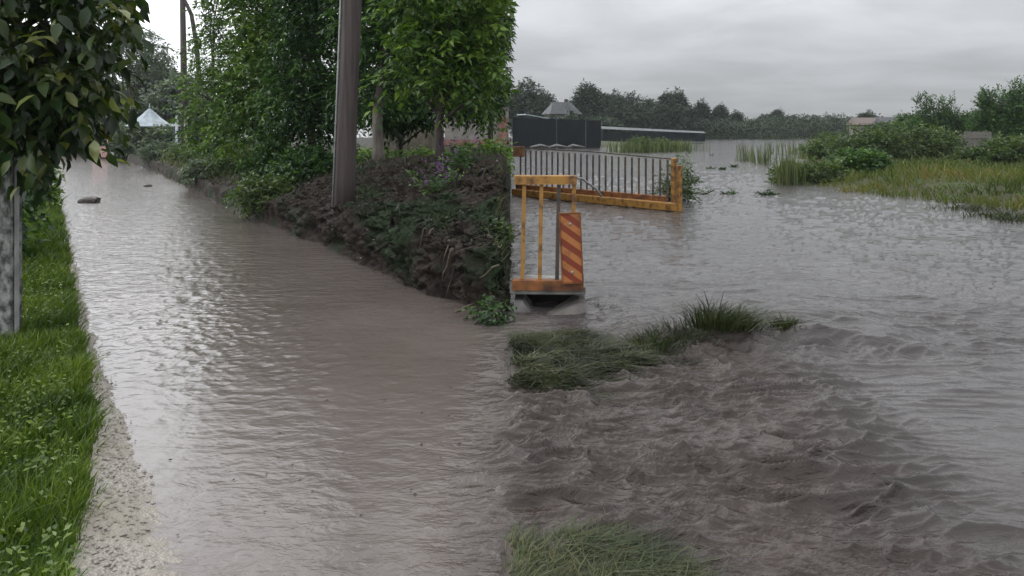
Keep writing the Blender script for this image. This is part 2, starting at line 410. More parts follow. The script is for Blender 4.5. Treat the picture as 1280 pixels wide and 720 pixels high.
def turb_mask(x, y):
    w = .55*fbm(x*.9, y*.9, 51, 3)
    lip = 6.55-.16*(x-.3)+.18*fbm(x*1.4, 0*y, 52, 2)
    m = smooth(-.35, .15, x)*smooth(2.75, 1.75, x+w)*smooth(lip+.05, lip-.35, y)*(.35+.65*smooth(2.6, 3.7, y+w*.5))
    return m, lip
def water_h(x, y):
    s, t = st(x, y)
    r = np.hypot(x, y)
    fade = 1-smooth(18, 60, r)
    # pond ripples, long across the view
    right = smooth(-.3, .5, x)
    wx = x+.3*gnoise(x*.8, y*.9, 60); wy = y+.25*gnoise(x*.6+4, y*.8, 66)
    h = fade*right*(.020*(1-np.abs(gnoise(wx*1.0, wy*3.1, 61)))**5+.018*(1-np.abs(gnoise(wx*2.0+3, wy*6.0, 62)))**5*smooth(-.4, .3, gnoise(x*.5, y*.5, 68))+.004*gnoise(wx*5, wy*13, 65))*(.35+.65*smooth(3.6, 6.5, y+.6*gnoise(x*.6, y*.6, 69)))
    # lane chop, rain pocked
    left = 1-right
    h = h+fade*left*(.0038*fbm(t*2.2, s*3.2, 63, 3)*smooth(2.5, 8, t)+.0105*ridged(x*5.5, y*5.5, 64, 3)*(.12+.88*smooth(2.6, 1.2, s)*smooth(4.2, 8.0, t)))
    m, lip = turb_mask(x, y)
    qx = .35*gnoise(x*1.3, y*1.6, 70); qy = .26*gnoise(x*1.1+5, y*1.5, 74)+.08*gnoise(x*3.5, y*4, 80)
    def crest(fx, fy, sd, p): return (1-np.abs(gnoise((x+qx*.6)*fx, (y+qy*.5)*fy, sd)))**p
    tu = (.050*crest(1.05, 3.8, 71, 6)*(.35+.65*smooth(-.3, .35, gnoise(x*.9, y*1.4, 85)))+.046*crest(2.0, 7.0, 72, 5)*(.25+.75*smooth(-.3, .35, gnoise(x*1.7, y*2.6, 86)))
          +.020*crest(4.2, 12, 78, 4)+.016*gnoise(x*1.1, y*2.3, 73))
    h = h+m*(tu-.02)
    # swirl near the camera and one by the far edge of the churn
    for cx, cy_, rad, amp in ((.84, 3.45, .16, .018), (1.55, 4.55, .2, .02), (.15, 4.35, .2, .022)):
        d = np.hypot((x-cx), (y-cy_)*1.2)+.03*gnoise(x*6, y*6, 75)
        h = h+amp*np.cos(np.clip(d/rad, 0, 3)*4.2)*np.exp(-(d/rad)**2*.9)
    # smooth overflow hump just above the churn
    up = smooth(lip-.20, lip+.02, y)*smooth(8.6, 6.9, y)*smooth(.6, 1.3, x)*smooth(3.6, 2.5, x)
    h = h+.10*up*(1+.7*gnoise(x*1.9, y*.8, 76))
    # churned knots along the lip
    k = np.exp(-((y-lip+.2)/.22)**2)*smooth(.7, 1.1, x)*smooth(3.1, 2.6, x)
    return h+k*(.06*ridged(x*2.6, y*5, 77, 3)+.01)
def flood_water():
    a = np.radians(np.concatenate([np.linspace(-62, -38.2, 70), np.linspace(-38, -2, 380), np.linspace(-1.94, 32, 560), np.linspace(32.4, 62, 80)]))
    r = np.concatenate([2.2*np.exp(np.linspace(0, math.log(9/2.2), 640)), 9.03*np.exp(np.linspace(0, math.log(330/9.03), 420))])
    na, nr = len(a), len(r)
    A, Rr = np.meshgrid(a, r); x = Rr*np.sin(A); y = Rr*np.cos(A)
    V = np.stack([x, y, water_h(x, y)], -1).reshape(-1, 3)
    i = np.arange(nr-1)[:, None]*na+np.arange(na-1)[None]
    F = np.stack([i, i+1, i+na+1, i+na], -1).reshape(-1, 4)
    return tag(mesh_np('flood_water', V, F, M['water'], smooth_=True), 'muddy brown flood water filling the lane and field', kind='structure')
flood_water()

def earth_bank():
    ang = np.concatenate([np.linspace(-64, -16, 300), np.linspace(-15.9, -1.6, 460), np.linspace(-1.58, 0, 100)])
    a = np.radians(ang); r = np.concatenate([5.2*np.exp(np.linspace(0, math.log(15/5.2), 560)), 15.03*np.exp(np.linspace(0, math.log(90/15.03), 240))])
    na, nr = len(a), len(r)
    A, Rr = np.meshgrid(a, r); x = Rr*np.sin(A); y = Rr*np.cos(A); z = bank_h(x, y)
    S, T = st(x, y); w = smooth(-.1, .12, z)*smooth(6.2, 4.6, S)*smooth(.0, -.12, x)
    push = w*(.16*fbm(T*1.7, z*3.5, 94, 3)+.13*ridged(T*4.5, z*8, 95, 3)+.05*ridged(T*13, z*20, 96, 2)-.10*smooth(.38, .12, z))
    x = x-LN[0]*push; y = y-LN[1]*push; x = np.minimum(x+.05*w*ridged(y*9, z*11, 98, 3)*smooth(-.5, -.05, x), 0)
    V = np.stack([x, y, z], -1).reshape(-1, 3)
    i = np.arange(nr-1)[:, None]*na+np.arange(na-1)[None]
    F = np.stack([i, i+1, i+na+1, i+na], -1).reshape(-1, 4)
    F = F[(V[F][:, :, 2] > -.2).any(1)]
    used = np.unique(F); mp = np.zeros(len(V), int); mp[used] = np.arange(len(used))
    return tag(mesh_np('ground', V[used], mp[F], M['soil'], smooth_=True), 'washed out earth bank and garden ground beside the lane', kind='structure')
earth_bank()
def verge():
    s = np.concatenate([np.linspace(-14, -1, 30), np.linspace(-.95, .42, 60)]); t = np.concatenate([np.linspace(-1, 12, 160), np.linspace(12.1, 60, 120)])
    S, T = np.meshgrid(s, t); x, y = from_st(S, T); z = verge_h(S, T)
    V = np.stack([x, y, z], -1).reshape(-1, 3); na = len(s)
    i = np.arange(len(t)-1)[:, None]*na+np.arange(na-1)[None]
    F = np.stack([i, i+1, i+na+1, i+na], -1).reshape(-1, 4)
    return tag(mesh_np('ground', V, F, M['verge'], smooth_=True), 'soil of the green roadside verge', kind='structure')
verge()
def gravel_edge():
    s = np.linspace(-.1, .8, 90); t = np.concatenate([np.linspace(1, 9, 380), np.linspace(9.05, 30, 220)])
    S, T = np.meshgrid(s, t); x, y = from_st(S, T)
    z = gravel_h(S, T)
    V = np.stack([x, y, z], -1).reshape(-1, 3); na = len(s)
    i = np.arange(len(t)-1)[:, None]*na+np.arange(na-1)[None]
    F = np.stack([i, i+1, i+na+1, i+na], -1).reshape(-1, 4)
    return tag(mesh_np('path', V, F, M['gravel'], smooth_=True), 'pale wet gravel strip between the verge and the flooded lane', kind='structure')
gravel_edge()
def grid_patch(name, xs, ys, hf, mat, label):
    X, Y = np.meshgrid(xs, ys); z = hf(X, Y)
    V = np.stack([X, Y, z], -1).reshape(-1, 3); na = len(xs)
    i = np.arange(len(ys)-1)[:, None]*na+np.arange(na-1)[None]
    F = np.stack([i, i+1, i+na+1, i+na], -1).reshape(-1, 4)
    F = F[(V[F][:, :, 2] > -.11).any(1)]
    used = np.unique(F); mp = np.zeros(len(V), int); mp[used] = np.arange(len(used))
    return tag(mesh_np(name, V[used], mp[F], mat, smooth_=True), label, kind='structure')
grid_patch('ground', np.linspace(5, 75, 260), np.linspace(9, 100, 300), isle_h, M['field'], 'low grassy rise standing out of the flood water')
grid_patch('ground', np.linspace(-.12, 1.5, 120), np.linspace(1.4, 7.4, 240), mound_h, M['mudlump'], 'muddy hump at the foot of the bridge')
def far_shore_h(x, y):
    # shore behind the dark fence and the low far bank
    a = smooth(68, 72, y+.0*x)*smooth(17, 10, x+.25*(90-y)*0)
    b = smooth(128, 138, y+6*gnoise(x*.03, 0*y, 91))
    return -.2+.45*np.maximum(a, b)
grid_patch('ground', np.linspace(.1, 260, 150), np.linspace(60, 330, 120), far_shore_h, M['field'], 'far low shore beyond the flooded field')

# ---------------------------------------------------------------- foliage helpers
TRI4 = (np.array([(0, 0, 0), (.45, -.5, .10), (1, 0, -.05), (.45, .5, .10)]), np.array([(0, 1, 2), (0, 2, 3)]))
OVATE = (np.array([(0, 0, 0), (.28, -.42, .07), (.62, -.40, .06), (1, 0, -.16), (.62, .40, .06), (.28, .42, .07), (.30, 0, 0), (.64, 0, -.03)]),
         np.array([(0, 1, 6), (1, 2, 6), (6, 2, 7), (2, 3, 7), (7, 3, 4), (6, 7, 4), (6, 4, 5), (0, 6, 5)]))
def unit(a): return a/(np.linalg.norm(a, axis=-1, keepdims=True)+1e-9)
def leaves(o, a, nrm, L, W, tmpl):
    """o, a, nrm (n,3); L, W (n,) -> V, F, faces per leaf"""
    tv, tf = tmpl; a = unit(a); b = unit(np.cross(nrm, a)); nn = np.cross(a, b)
    V = (o[:, None]+a[:, None]*(tv[None, :, 0:1]*L[:, None, None])+b[:, None]*(tv[None, :, 1:2]*W[:, None, None])+nn[:, None]*(tv[None, :, 2:3]*L[:, None, None]))
    n = len(o); F = (np.arange(n)[:, None, None]*len(tv)+tf[None])
    return V.reshape(-1, 3), F.reshape(-1, 3), len(tf)
def sprays(rng, cen, out, nl, twig, L, W, droop=.5, tmpl=TRI4, jit=.35):
    """drooping twigs of leaves: cen (k,3) starts, out (k,3) directions"""
    k = len(cen); d = unit(out+rng.normal(0, .45, (k, 3))+np.array([0, 0, -droop*.5]))
    u = np.linspace(.1, 1, nl)[None, :, None]
    ln = (twig*rng.uniform(.6, 1.3, (k, 1, 1)))
    P = cen[:, None]+d[:, None]*u*ln+np.array([0, 0, -1.0])*(u**2)*ln*droop*.7
    P = P+rng.normal(0, .05*twig, P.shape)
    side = unit(np.cross(d, np.array([0, 0, 1.0]))+1e-6)[:, None]*np.where(np.arange(nl) % 2, 1, -1)[None, :, None]
    ax = d[:, None]*.6+side*.75+np.array([0, 0, -droop])+rng.normal(0, jit, P.shape)
    nr = np.array([0, 0, 1.0])+rng.normal(0, .5, P.shape)
    n = k*nl; sz = rng.uniform(.65, 1.25, n)
    V, F, fp = leaves(P.reshape(-1, 3), ax.reshape(-1, 3), nr.reshape(-1, 3), L*sz, W*sz, tmpl)
    var = np.clip(.45+rng.normal(0, .2, (k, 1))+rng.normal(0, .17, (k, nl)), 0, 1).reshape(-1)
    return V, F, np.repeat(var, fp)
DENSE = {'leaf_dark': 2.5, 'leaf_bright': 2.2, 'leaf_near': 1.9, 'leaf_far': 3.0, 'leaf_hazed': 3.6, 'leaf_bush': 1.6}
def blob_points(rng, blobs, n, shell=.45):
    bl = np.array([b[:6] for b in blobs], float); vol = bl[:, 3]*bl[:, 4]*bl[:, 5]; w = vol**.75; w /= w.sum()
    idx = rng.choice(len(bl), n, p=w); d = unit(rng.normal(0, 1, (n, 3)))
    r = rng.uniform(0, 1, n)**shell
    r = r*(1+.16*np.sin(d[:, 0]*5+idx)*np.cos(d[:, 2]*4+idx*2))
    return bl[idx, :3]+d*r[:, None]*bl[idx, 3:6], d
def make_tree(name, label, loc, blobs, n, seed, trunk_r=.12, trunk_top=None, leaf=(.14, .055), nl=9, twig=.45, droop=.5,
              mat='leaf_dark', bark='bark', tmpl=TRI4, group=None, cat='tree', clip=None, lean=(0, 0), trunk_from=-.1, shell=.45, stems=1, part='crown', vmin=None):
    rng = np.random.default_rng(seed); pr = random.Random(seed); n = int(n*DENSE.get(mat, 1))
    t = empty(name, loc); tag(t, label, cat, group)
    cen = np.array([b[:3] for b in blobs]); mid = cen.mean(0)
    top = trunk_top or mid[2]
    tb = MB()
    for sidx in range(stems):
        ox, oy = (0, 0) if stems == 1 else (pr.uniform(-.25, .25), pr.uniform(-.2, .2))
        pts = []; K = 7
        for i in range(K):
            f = i/(K-1)
            pts.append((ox+lean[0]*f+.12*math.sin(f*5+seed+sidx)*f*(1 if top < 6 else 2), oy+lean[1]*f+.1*math.sin(f*4+seed*2+sidx)*f, trunk_from+(top-trunk_from)*f))
        tb.tube(pts, [trunk_r*(1.25 if i == 0 else 1)*(1-.62*i/(K-1)) for i in range(K)], 9, wob=.06, rng=pr)
        for b in blobs:
            for rep in range(2):
                f = pr.uniform(.35, .95); i = min(int(f*(K-1)), K-2); p0 = np.array(pts[i])*(1-(f*(K-1)-i))+np.array(pts[i+1])*(f*(K-1)-i)
                e = np.array(b[:3])+np.array([pr.uniform(-.6, .6)*b[3], pr.uniform(-.6, .6)*b[4], pr.uniform(-.4, .7)*b[5]])
                m1 = p0*.5+e*.5+np.array([pr.uniform(-.1, .1), pr.uniform(-.1, .1), .12])*np.linalg.norm(e-p0)
                r0 = trunk_r*(1-.62*f)*.55
                tb.tube([p0, p0*.75+m1*.25, m1, e], [r0, r0*.8, r0*.5, r0*.12], 6)
    tb.build('trunk', M[bark], t)
    P, d = blob_points(rng, blobs, n, shell)
    if clip is not None:
        k = clip(P+np.array(loc)); P = P[k]; d = d[k]
    if vmin is not None:
        k = P[:, 2] > vmin; P = P[k]; d = d[k]
    V, F, var = sprays(rng, P, d+np.array([0, 0, .1]), nl, twig, leaf[0], leaf[1], droop, tmpl)
    if clip is not None:
        per = len(tmpl[0]); g = V.reshape(-1, per, 3); keep = clip(g[:, 0]+np.array(loc))
        fp = len(tmpl[1]); F = F.reshape(-1, fp, 3)[keep].reshape(-1, 3); var = var.reshape(-1, fp)[keep].reshape(-1)
        used = np.unique(F); mp = np.zeros(len(V), int); mp[used] = np.arange(len(used)); V = V[used]; F = mp[F]
    mesh_np(part, V, F, M[mat], t, var=var)
    return t
def blades(rng, base, h, w, lean, curl=.5, up=1.0):
    """grass blades: base (n,3), h,w (n,), lean (n,3) horizontal push -> V, F(tri)"""
    n = len(base); az = rng.uniform(0, 2*np.pi, n); side = np.stack([np.cos(az), np.sin(az), 0*az], -1)
    hh = h[:, None]
    p0 = base; p1 = base+np.array([0, 0, 1.0])*hh*.5*up+lean*hh*.25; p2 = base+np.array([0, 0, 1.0])*hh*(.9*up)+lean*hh*(.25+curl)
    ws = side*w[:, None]*.5
    V = np.stack([p0-ws, p0+ws, p1-ws*.85, p1+ws*.85, p2], 1).reshape(-1, 3)
    F = (np.arange(n)[:, None, None]*5+np.array([(0, 1, 3), (0, 3, 2), (2, 3, 4)])[None]).reshape(-1, 3)
    return V, F
def join(*vf):
    Vs, Fs, Vr, b = [], [], [], 0
    for V, F, var in vf: Vs.append(V); Fs.append(F+b); Vr.append(var); b += len(V)
    return np.concatenate(Vs), np.concatenate(Fs), np.concatenate(Vr)

# ---------------------------------------------------------------- verge grass
def verge_grass():
    rng = np.random.default_rng(5); parts = []
    # near and mid verge: density falls with distance
    for (t0, t1, n, hh, ww) in ((.8, 4.5, 52000, .085, .006), (4.5, 9, 46000, .10, .009), (9, 18, 30000, .13, .016), (18, 40, 16000, .18, .035)):
        t = rng.uniform(t0, t1, n); s = .34-rng.uniform(0, 1, n)**1.4*(3.2 if t0 < 9 else 4)
        k = s < grass_edge(t)+rng.normal(0, .025, n); s = s[k]; t = t[k]; n = len(s)
        x, y = from_st(s, t); z = verge_h(s, t)
        tuft = .6+.8*np.clip(fbm(x*2.2, y*2.2, 15, 3)+.35, 0, 1)
        h = hh*tuft*rng.uniform(.5, 1.5, n); w = ww*rng.uniform(.6, 1.3, n)
        lean = rng.normal(0, .55, (n, 3)); lean[:, 2] = 0; lean += np.array([.25, -.1, 0])
        V, F = blades(rng, np.stack([x, y, z-.01], -1), h, w, lean)
        var = np.clip(.4+.25*fbm(x*1.5, y*1.5, 16, 2)+rng.normal(0, .15, n), 0, 1); parts.append((V, F, np.repeat(var, 3)))
    # broad weed leaves in the turf
    n = 17000; t = .8+rng.uniform(0, 1, n)**1.6*11; s = .15-rng.uniform(0, 1, n)**1.2*3
    x, y = from_st(s, t); k = (fbm(x*1.8, y*1.8, 17, 3) > -.15) & (s < grass_edge(t)); x, y, s, t = x[k], y[k], s[k], t[k]; n = len(x)
    o = np.stack([x, y, verge_h(s, t)+rng.uniform(.03, .11, n)], -1)
    az = rng.uniform(0, 6.28, n); a = np.stack([np.cos(az), np.sin(az), rng.uniform(-.2, .6, n)], -1)
    nr = np.array([0, 0, 1.0])+rng.normal(0, .4, (n, 3)); L = rng.uniform(.018, .045, n)
    V, F, fp = leaves(o, a, nr, L, L*.5, TRI4)
    parts.append((V, F, np.repeat(np.clip(.55+rng.normal(0, .2, n), 0, 1), fp)))
    V, F, var = join(*parts)
    tag(mesh_np('verge_grass', V, F, M['grass'], var=var), 'short bright green grass and weeds on the roadside verge', 'grass', kind='stuff')
verge_grass()

# ---------------------------------------------------------------- left: near tree, post, lane end
W = wp
def rel(p, base): return (p[0]-base[0], p[1]-base[1], p[2]-base[2])
def pblobs(base, lst):
    """crown lobes given by where they hang: (px, py, Y, rx, ry, rz)"""
    return [rel(wp(a, b, Y), base)+(rx, ry, rz) for (a, b, Y, rx, ry, rz) in lst]
b0 = (-4.75, 6.6, .05)
make_tree('walnut_tree', 'dark broad leaved tree overhanging the verge at the left edge beside the concrete post', b0,
          pblobs(b0, [(-40, 40, 6.2, .6, .7, .5), (25, 30, 5.9, .42, .6, .42), (60, 70, 5.8, .36, .5, .34), (90, 110, 5.9, .22, .4, .30), (50, 115, 5.9, .30, .5, .28),
                      (58, 150, 6.0, .18, .4, .2), (0, 100, 5.9, .35, .5, .4), (118, 15, 5.8, .24, .35, .10), (152, 5, 5.7, .12, .22, .09), (128, 88, 5.9, .10, .2, .12), (62, 168, 5.9, .12, .3, .16), (40, -60, 6, .8, .8, .5), (-90, 130, 6.4, .5, .6, .6)]),
          420, 11, trunk_r=.14, trunk_top=3.2, leaf=(.145, .072), nl=6, twig=.30, droop=.75, mat='leaf_near', tmpl=OVATE, lean=(.3, -.3), shell=.5)
def left_post():
    x, y, _ = gp(9, 420, .08); t = empty('concrete_post', (x, y, .05))
    tag(t, 'weathered grey concrete post in the verge under the overhanging tree', 'post')
    m = MB(); m.box((0, 0, 1.15), (.155, .15, 2.3), bev=.012); m.build('post_shaft', M['post_concrete'], t)
    m = MB(); m.box((.086, -.02, 1.15), (.016, .05, 2.26), bev=.004); m.build('edge_strip', M['pale_grey'], t)
left_post()
def bush(name, label, loc, blobs, n, seed, mat='leaf_bush', leaf=(.09, .045), nl=7, twig=.22, droop=.2, group=None, cat='bush', stems=3, tmpl=TRI4, tr=.02, clip=None):
    return make_tree(name, label, loc, blobs, n, seed, trunk_r=tr, leaf=leaf, nl=nl, twig=twig, droop=droop, mat=mat, group=group, cat=cat, stems=stems, tmpl=tmpl, part='foliage', clip=clip, trunk_from=-.05)
x, y, _ = gp(42, 262, .1)
bush('shrub', 'leafy bright green shrub on the verge below the overhanging tree', (x, y, .08), [(0, 0, .35, .3, .3, .32), (-.3, .3, .55, .4, .4, .45), (.12, -.2, .2, .2, .2, .2)], 150, 21, 'leaf_bright', (.13, .06), 6, .26, .4)
bush('hedge_bush', 'dark bush behind the concrete post at the left edge', (-6.6, 9.6, .08), [(0, 0, .9, .8, .8, .9), (-.9, .6, 1.1, .9, .9, 1.1)], 420, 22, 'leaf_dark', (.12, .06), 7, .3, .4)

# far end of the lane
def well_house():
    Y = 44.0; x = (187-640)/1000*Y; t = empty('well_house', (x, Y, .08), R(10))
    tag(t, 'small well house with pale blue tin tent roof at the far lane end', 'well')
    m = MB(); rings = [(1.26, 1.72), (1.0, 1.88), (.62, 2.15), (.3, 2.45), (.06, 2.68)]; n = 8; vs = []; fs = []
    for (r, z) in rings:
        for k in range(n): vs.append((r*math.cos(2*math.pi*(k+.5)/n), r*math.sin(2*math.pi*(k+.5)/n), z))
    for (r, z) in [(1.22, 1.67), (.03, 2.6)]:
        for k in range(n): vs.append((r*math.cos(2*math.pi*(k+.5)/n), r*math.sin(2*math.pi*(k+.5)/n), z))
    for i in range(4):
        for k in range(n): fs.append((i*n+k, i*n+(k+1) % n, (i+1)*n+(k+1) % n, (i+1)*n+k))
    for k in range(n):
        fs.append((5*n+k, 5*n+(k+1) % n, (k+1) % n, k)); fs.append((5*n+k, 6*n+k, 6*n+(k+1) % n, 5*n+(k+1) % n))
    fs.append(tuple(4*n+k for k in range(n)))
    m.add(vs, fs); rf = m.build('roof', M['tin'], t)
    f = MB(); f.tube([(0, 0, 2.66), (0, 0, 2.98)], [.035, .02], 6); f.tube([(0, 0, 2.74), (0, 0, 2.78), (0, 0, 2.82)], [.02, .06, .02], 8); f.build('finial', M['tin'], rf)
    for k in range(4):
        a = math.pi/4+k*math.pi/2; p = MB(); p.tube([(.92*math.cos(a), .92*math.sin(a), 0), (.92*math.cos(a), .92*math.sin(a), 1.72)], .05, 6); p.build('post', M['blue_dark'], t)
    m = MB(); m.tube([(0, 0, -.1), (0, 0, .85)], [.55, .55], 14); m.build('well_ring', M['concrete'], t)
    m = MB(); m.tube([(-.6, 0, 1.25), (.6, 0, 1.25)], .08, 8); m.build('winding_drum', M['wood_grey'], t)
well_house()
def wayside_cross():
    Y = 40.0; x = (221-640)/1000*Y; t = empty('wayside_cross', (x, Y, .35))
    tag(t, 'white wayside cross with a little dark roof beside the far utility pole', 'cross')
    m = MB(); m.box((0, 0, 1.0), (.11, .1, 2.0)); m.build('shaft', M['white'], t)
    m = MB(); m.box((0, -.01, 1.5), (.66, .09, .12)); m.build('cross_arm', M['white'], t)
    m = MB(); m.add([(-.42, -.2, 2.0), (0, -.2, 2.22), (.42, -.2, 2.0), (-.42, .2, 2.0), (0, .2, 2.22), (.42, .2, 2.0), (-.4, -.2, 1.95), (0, -.2, 2.16), (.4, -.2, 1.95), (-.4, .2, 1.95), (0, .2, 2.16), (.4, .2, 1.95)],
                    [(0, 1, 4, 3), (1, 2, 5, 4), (6, 9, 10, 7), (7, 10, 11, 8), (0, 6, 7, 1), (1, 7, 8, 2), (3, 4, 10, 9), (4, 5, 11, 10), (0, 3, 9, 6), (2, 8, 11, 5)]); m.build('roof', M['blue_dark'], t)
    m = MB(); m.box((.02, .08, .7), (.5, .04, 1.2)); m.build('back_board', M['blue_dark'], t)
wayside_cross()
def bin_():
    Y = 45; x = (129-640)/1000*Y; t = empty('bin', (x, Y, .06))
    tag(t, 'small faded pink bin with dark open top at the end of the lane', 'bin')
    m = MB(); w, d = .40, .35
    vs = [(-w, -d, 0), (w, -d, 0), (w, d, 0), (-w, d, 0), (-w-.06, -d-.05, .62), (w+.06, -d-.05, .62), (w+.06, d+.05, .62), (-w-.06, d+.05, .62),
          (-w, -d, .62), (w, -d, .62), (w, d, .62), (-w, d, .62), (-w+.05, -d+.05, .2), (w-.05, -d+.05, .2), (w-.05, d-.05, .2), (-w+.05, d-.05, .2)]
    m.add(vs, [(3, 2, 1, 0)]+[(i, (i+1) % 4, 4+(i+1) % 4, 4+i) for i in range(4)]+[(4+i, 4+(i+1) % 4, 8+(i+1) % 4, 8+i) for i in range(4)]+[(8+i, 8+(i+1) % 4, 12+(i+1) % 4, 12+i) for i in range(4)]+[(12, 13, 14, 15)])
    m.build('bin_body', M['pink'], t)
    m = MB(); m.box((0, .36, .82), (.84, .05, .55), rx=-.1, bev=.01); m.build('lid', M['black'], t)
    for sx in (-1, 1):
        p = MB(); p.tube([(sx*.44, -.38, .3), (sx*.44, -.38, 1.02)], .03, 6); p.build('side_rail', M['pink'], t)
bin_()
def sand_wall():
    Y = 52; t = empty('low_wall', ((84-640)/1000*Y, Y, .1), R(12)); tag(t, 'low sandy coloured wall in the bright gap at the lane end', 'wall')
    m = MB(); m.box((-.9, 0, .35), (3.4, .25, .75), bev=.03); m.build('wall_panel', M['sand'], t)
    m = MB(); m.box((-.9, 0, .765), (3.5, .34, .08), bev=.015); m.build('coping', M['plaster'], t)
    for q in (-2.75, .95):
        m = MB(); m.box((q, 0, .5), (.32, .34, 1.05), bev=.02); m.build('pillar', M['sand'], t)
sand_wall()

far_left = [  # px, top py, Y, crown half width m, label, mat, density
    (100, 95, 60, 2.6, 'hazy round tree left of the tin roofed well house', 'leaf_hazed', 900),
    (150, 112, 58, 2.4, 'hazy grey green tree directly behind the pink bin', 'leaf_hazed', 900),
    (192, 78, 66, 3.2, 'tallest hazy tree right behind the tin roof of the well house', 'leaf_hazed', 1200),
    (232, 98, 62, 2.6, 'hazy tree behind the wayside cross and far pole', 'leaf_hazed', 900),
    (60, 110, 70, 3.4, 'hazy tree over the low sandy wall', 'leaf_hazed', 900)]
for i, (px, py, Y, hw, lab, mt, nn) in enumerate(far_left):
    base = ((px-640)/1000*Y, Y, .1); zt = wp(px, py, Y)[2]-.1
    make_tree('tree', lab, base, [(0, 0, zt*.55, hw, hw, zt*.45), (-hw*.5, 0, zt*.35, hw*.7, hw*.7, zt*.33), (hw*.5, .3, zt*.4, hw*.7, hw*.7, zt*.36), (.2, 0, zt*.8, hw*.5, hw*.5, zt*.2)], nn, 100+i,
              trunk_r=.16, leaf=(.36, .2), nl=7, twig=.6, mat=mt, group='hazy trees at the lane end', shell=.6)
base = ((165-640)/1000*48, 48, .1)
make_tree('tree', 'thin feathery tree whose sparse top shows against the white sky', base, pblobs(base, [(140, 55, 48, 1.2, .8, .55), (172, 48, 48, .9, .7, .6), (195, 66, 48, .9, .8, .5), (120, 80, 48, .8, .7, .6), (150, 80, 48, 1.3, .8, .5)]), 260, 120, trunk_r=.10, leaf=(.2, .09), nl=7, twig=.6, mat='leaf_hazed', group=None)
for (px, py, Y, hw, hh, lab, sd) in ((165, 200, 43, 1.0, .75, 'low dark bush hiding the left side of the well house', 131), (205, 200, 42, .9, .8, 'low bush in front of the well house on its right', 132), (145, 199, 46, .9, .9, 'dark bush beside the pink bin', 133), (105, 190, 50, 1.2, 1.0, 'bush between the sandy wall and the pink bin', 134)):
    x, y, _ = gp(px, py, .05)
    bush('bush', lab, ((px-640)/1000*Y, Y, .05), [(0, 0, hh, hw, .7, hh), (hw*.4, .1, hh*.8, hw*.6, .5, hh*.7)], 260, sd, 'leaf_hazed', (.2, .1), 7, .35)

# utility poles
def utility_poles():
    x, y, z = gp(429, 272, .42); z = float(bank_h(x, y))
    t = empty('utility_pole', (x, y, z)); tag(t, 'tall brown wooden utility pole on the earth bank beside the lane', 'pole')
    m = MB(); pr = random.Random(3); pts = [(.34*f, 0, -.3+8.8*f) for f in (0, .08, .2, .35, .5, .7, 1)]
    m.tube(pts, [.155, .148, .142, .138, .13, .12, .10], 14, wob=.025, rng=pr); m.build('shaft', M['pole'], t)
    m = MB(); m.tube([(-.145+.34*f, -.05, -.1+8.6*f) for f in (0, .2, .5, 1)], .014, 6); m.build('lit_edge', M['pale_grey'], t)  # pale strip added to paint the pole's lit left edge
    m = MB(); m.box((.3, -.16, 7.9), (1.3, .09, .1)); cr = m.build('cross_arm', M['pole'], t)
    for q in (-.25, .3, .85):
        m = MB(); m.tube([(q, -.16, 7.95), (q, -.16, 8.02), (q, -.16, 8.06), (q, -.16, 8.14)], [.02, .05, .03, .045], 8); m.build('insulator', M['white'], cr)
    Y = 39.0; x = (231-640)/1000*Y; t = empty('utility_pole', (x, Y, float(bank_h(x, Y)))); tag(t, 'slim far utility pole with leaning brace by the wayside cross', 'pole')
    m = MB(); m.tube([(0, 0, -.3), (-.06, 0, 4.5), (-.14, 0, 9)], [.17, .15, .12], 10); m.build('shaft', M['pole'], t)
    m = MB(); m.tube([(.95, .2, -.3), (.52, .1, 5.2), (.3, .06, 6.6), (-.05, 0, 7.4)], [.12, .11, .1, .08], 8); m.build('brace', M['pole'], t)
    m = MB(); m.tube([(.1, -.12, -.1), (.1, -.14, 1.6)], .09, 8); m.build('whitewashed_foot', M['plaster'], t)
    m = MB(); m.box((-.2, -.12, 7.6), (.7, .08, .09)); m.build('cross_arm', M['pole'], t)
utility_poles()

# ---------------------------------------------------------------- left: trees on the bank
def clipx(P):   # the garden ends here: crowns kept short of the open water
    return P[:, 0] < -.02-.42*np.maximum(0, gnoise(P[:, 1]*.9, P[:, 2]*1.9, 97)+.1)
def base_at(px, Y):
    x = (px-640)/1000*Y; return (x, Y, float(bank_h(x, Y))-.02)
BT = 'trees along the earth bank'
def pr_(seed, a, b): return random.Random(seed).uniform(a, b)
def bank_tree(label, bpx, Y, lobes, n, seed, mat, r=.11, lean=(0, 0), leaf=(.15, .055), bark='bark', top=None, **kw):
    b = base_at(bpx, Y); leaf = (leaf[0]*pr_(seed, .95, 1.15), leaf[1]*pr_(seed, 1.0, 1.2))
    return make_tree('tree', label, b, pblobs(b, lobes), n, seed, trunk_r=r, trunk_top=top, leaf=leaf, nl=9, twig=.42, droop=.35, mat=mat, bark=bark, group=BT, lean=lean, clip=clipx, **kw)
bank_tree('leafy tree at the far end of the bank row beside the far utility pole', 268, 25,
          [(262, 120, 25, .95, 1.0, 1.0), (250, 160, 24.6, .7, .8, .7), (285, 70, 25, 1.2, 1.1, 1.2), (285, 20, 25, 1.0, 1, 1.2), (300, 160, 24.6, .9, .9, .8), (330, 100, 25, 1.2, 1, 1.6), (285, -40, 25, 1.5, 1.2, 1.2)], 900, 201, 'leaf_bright', .12)
bank_tree('bright green drooping tree in the middle of the bank row', 330, 20,
          [(318, 95, 19.4, .8, .7, .8), (300, 130, 19.3, .6, .6, .6), (345, 60, 20, .95, .9, .95), (330, 150, 19.3, .7, .6, .55), (350, 10, 20, 1.1, 1, .9), (278, 165, 20, .35, .5, .55), (325, -40, 20, 1.4, 1.2, .9)], 760, 202, 'leaf_bright', .10)
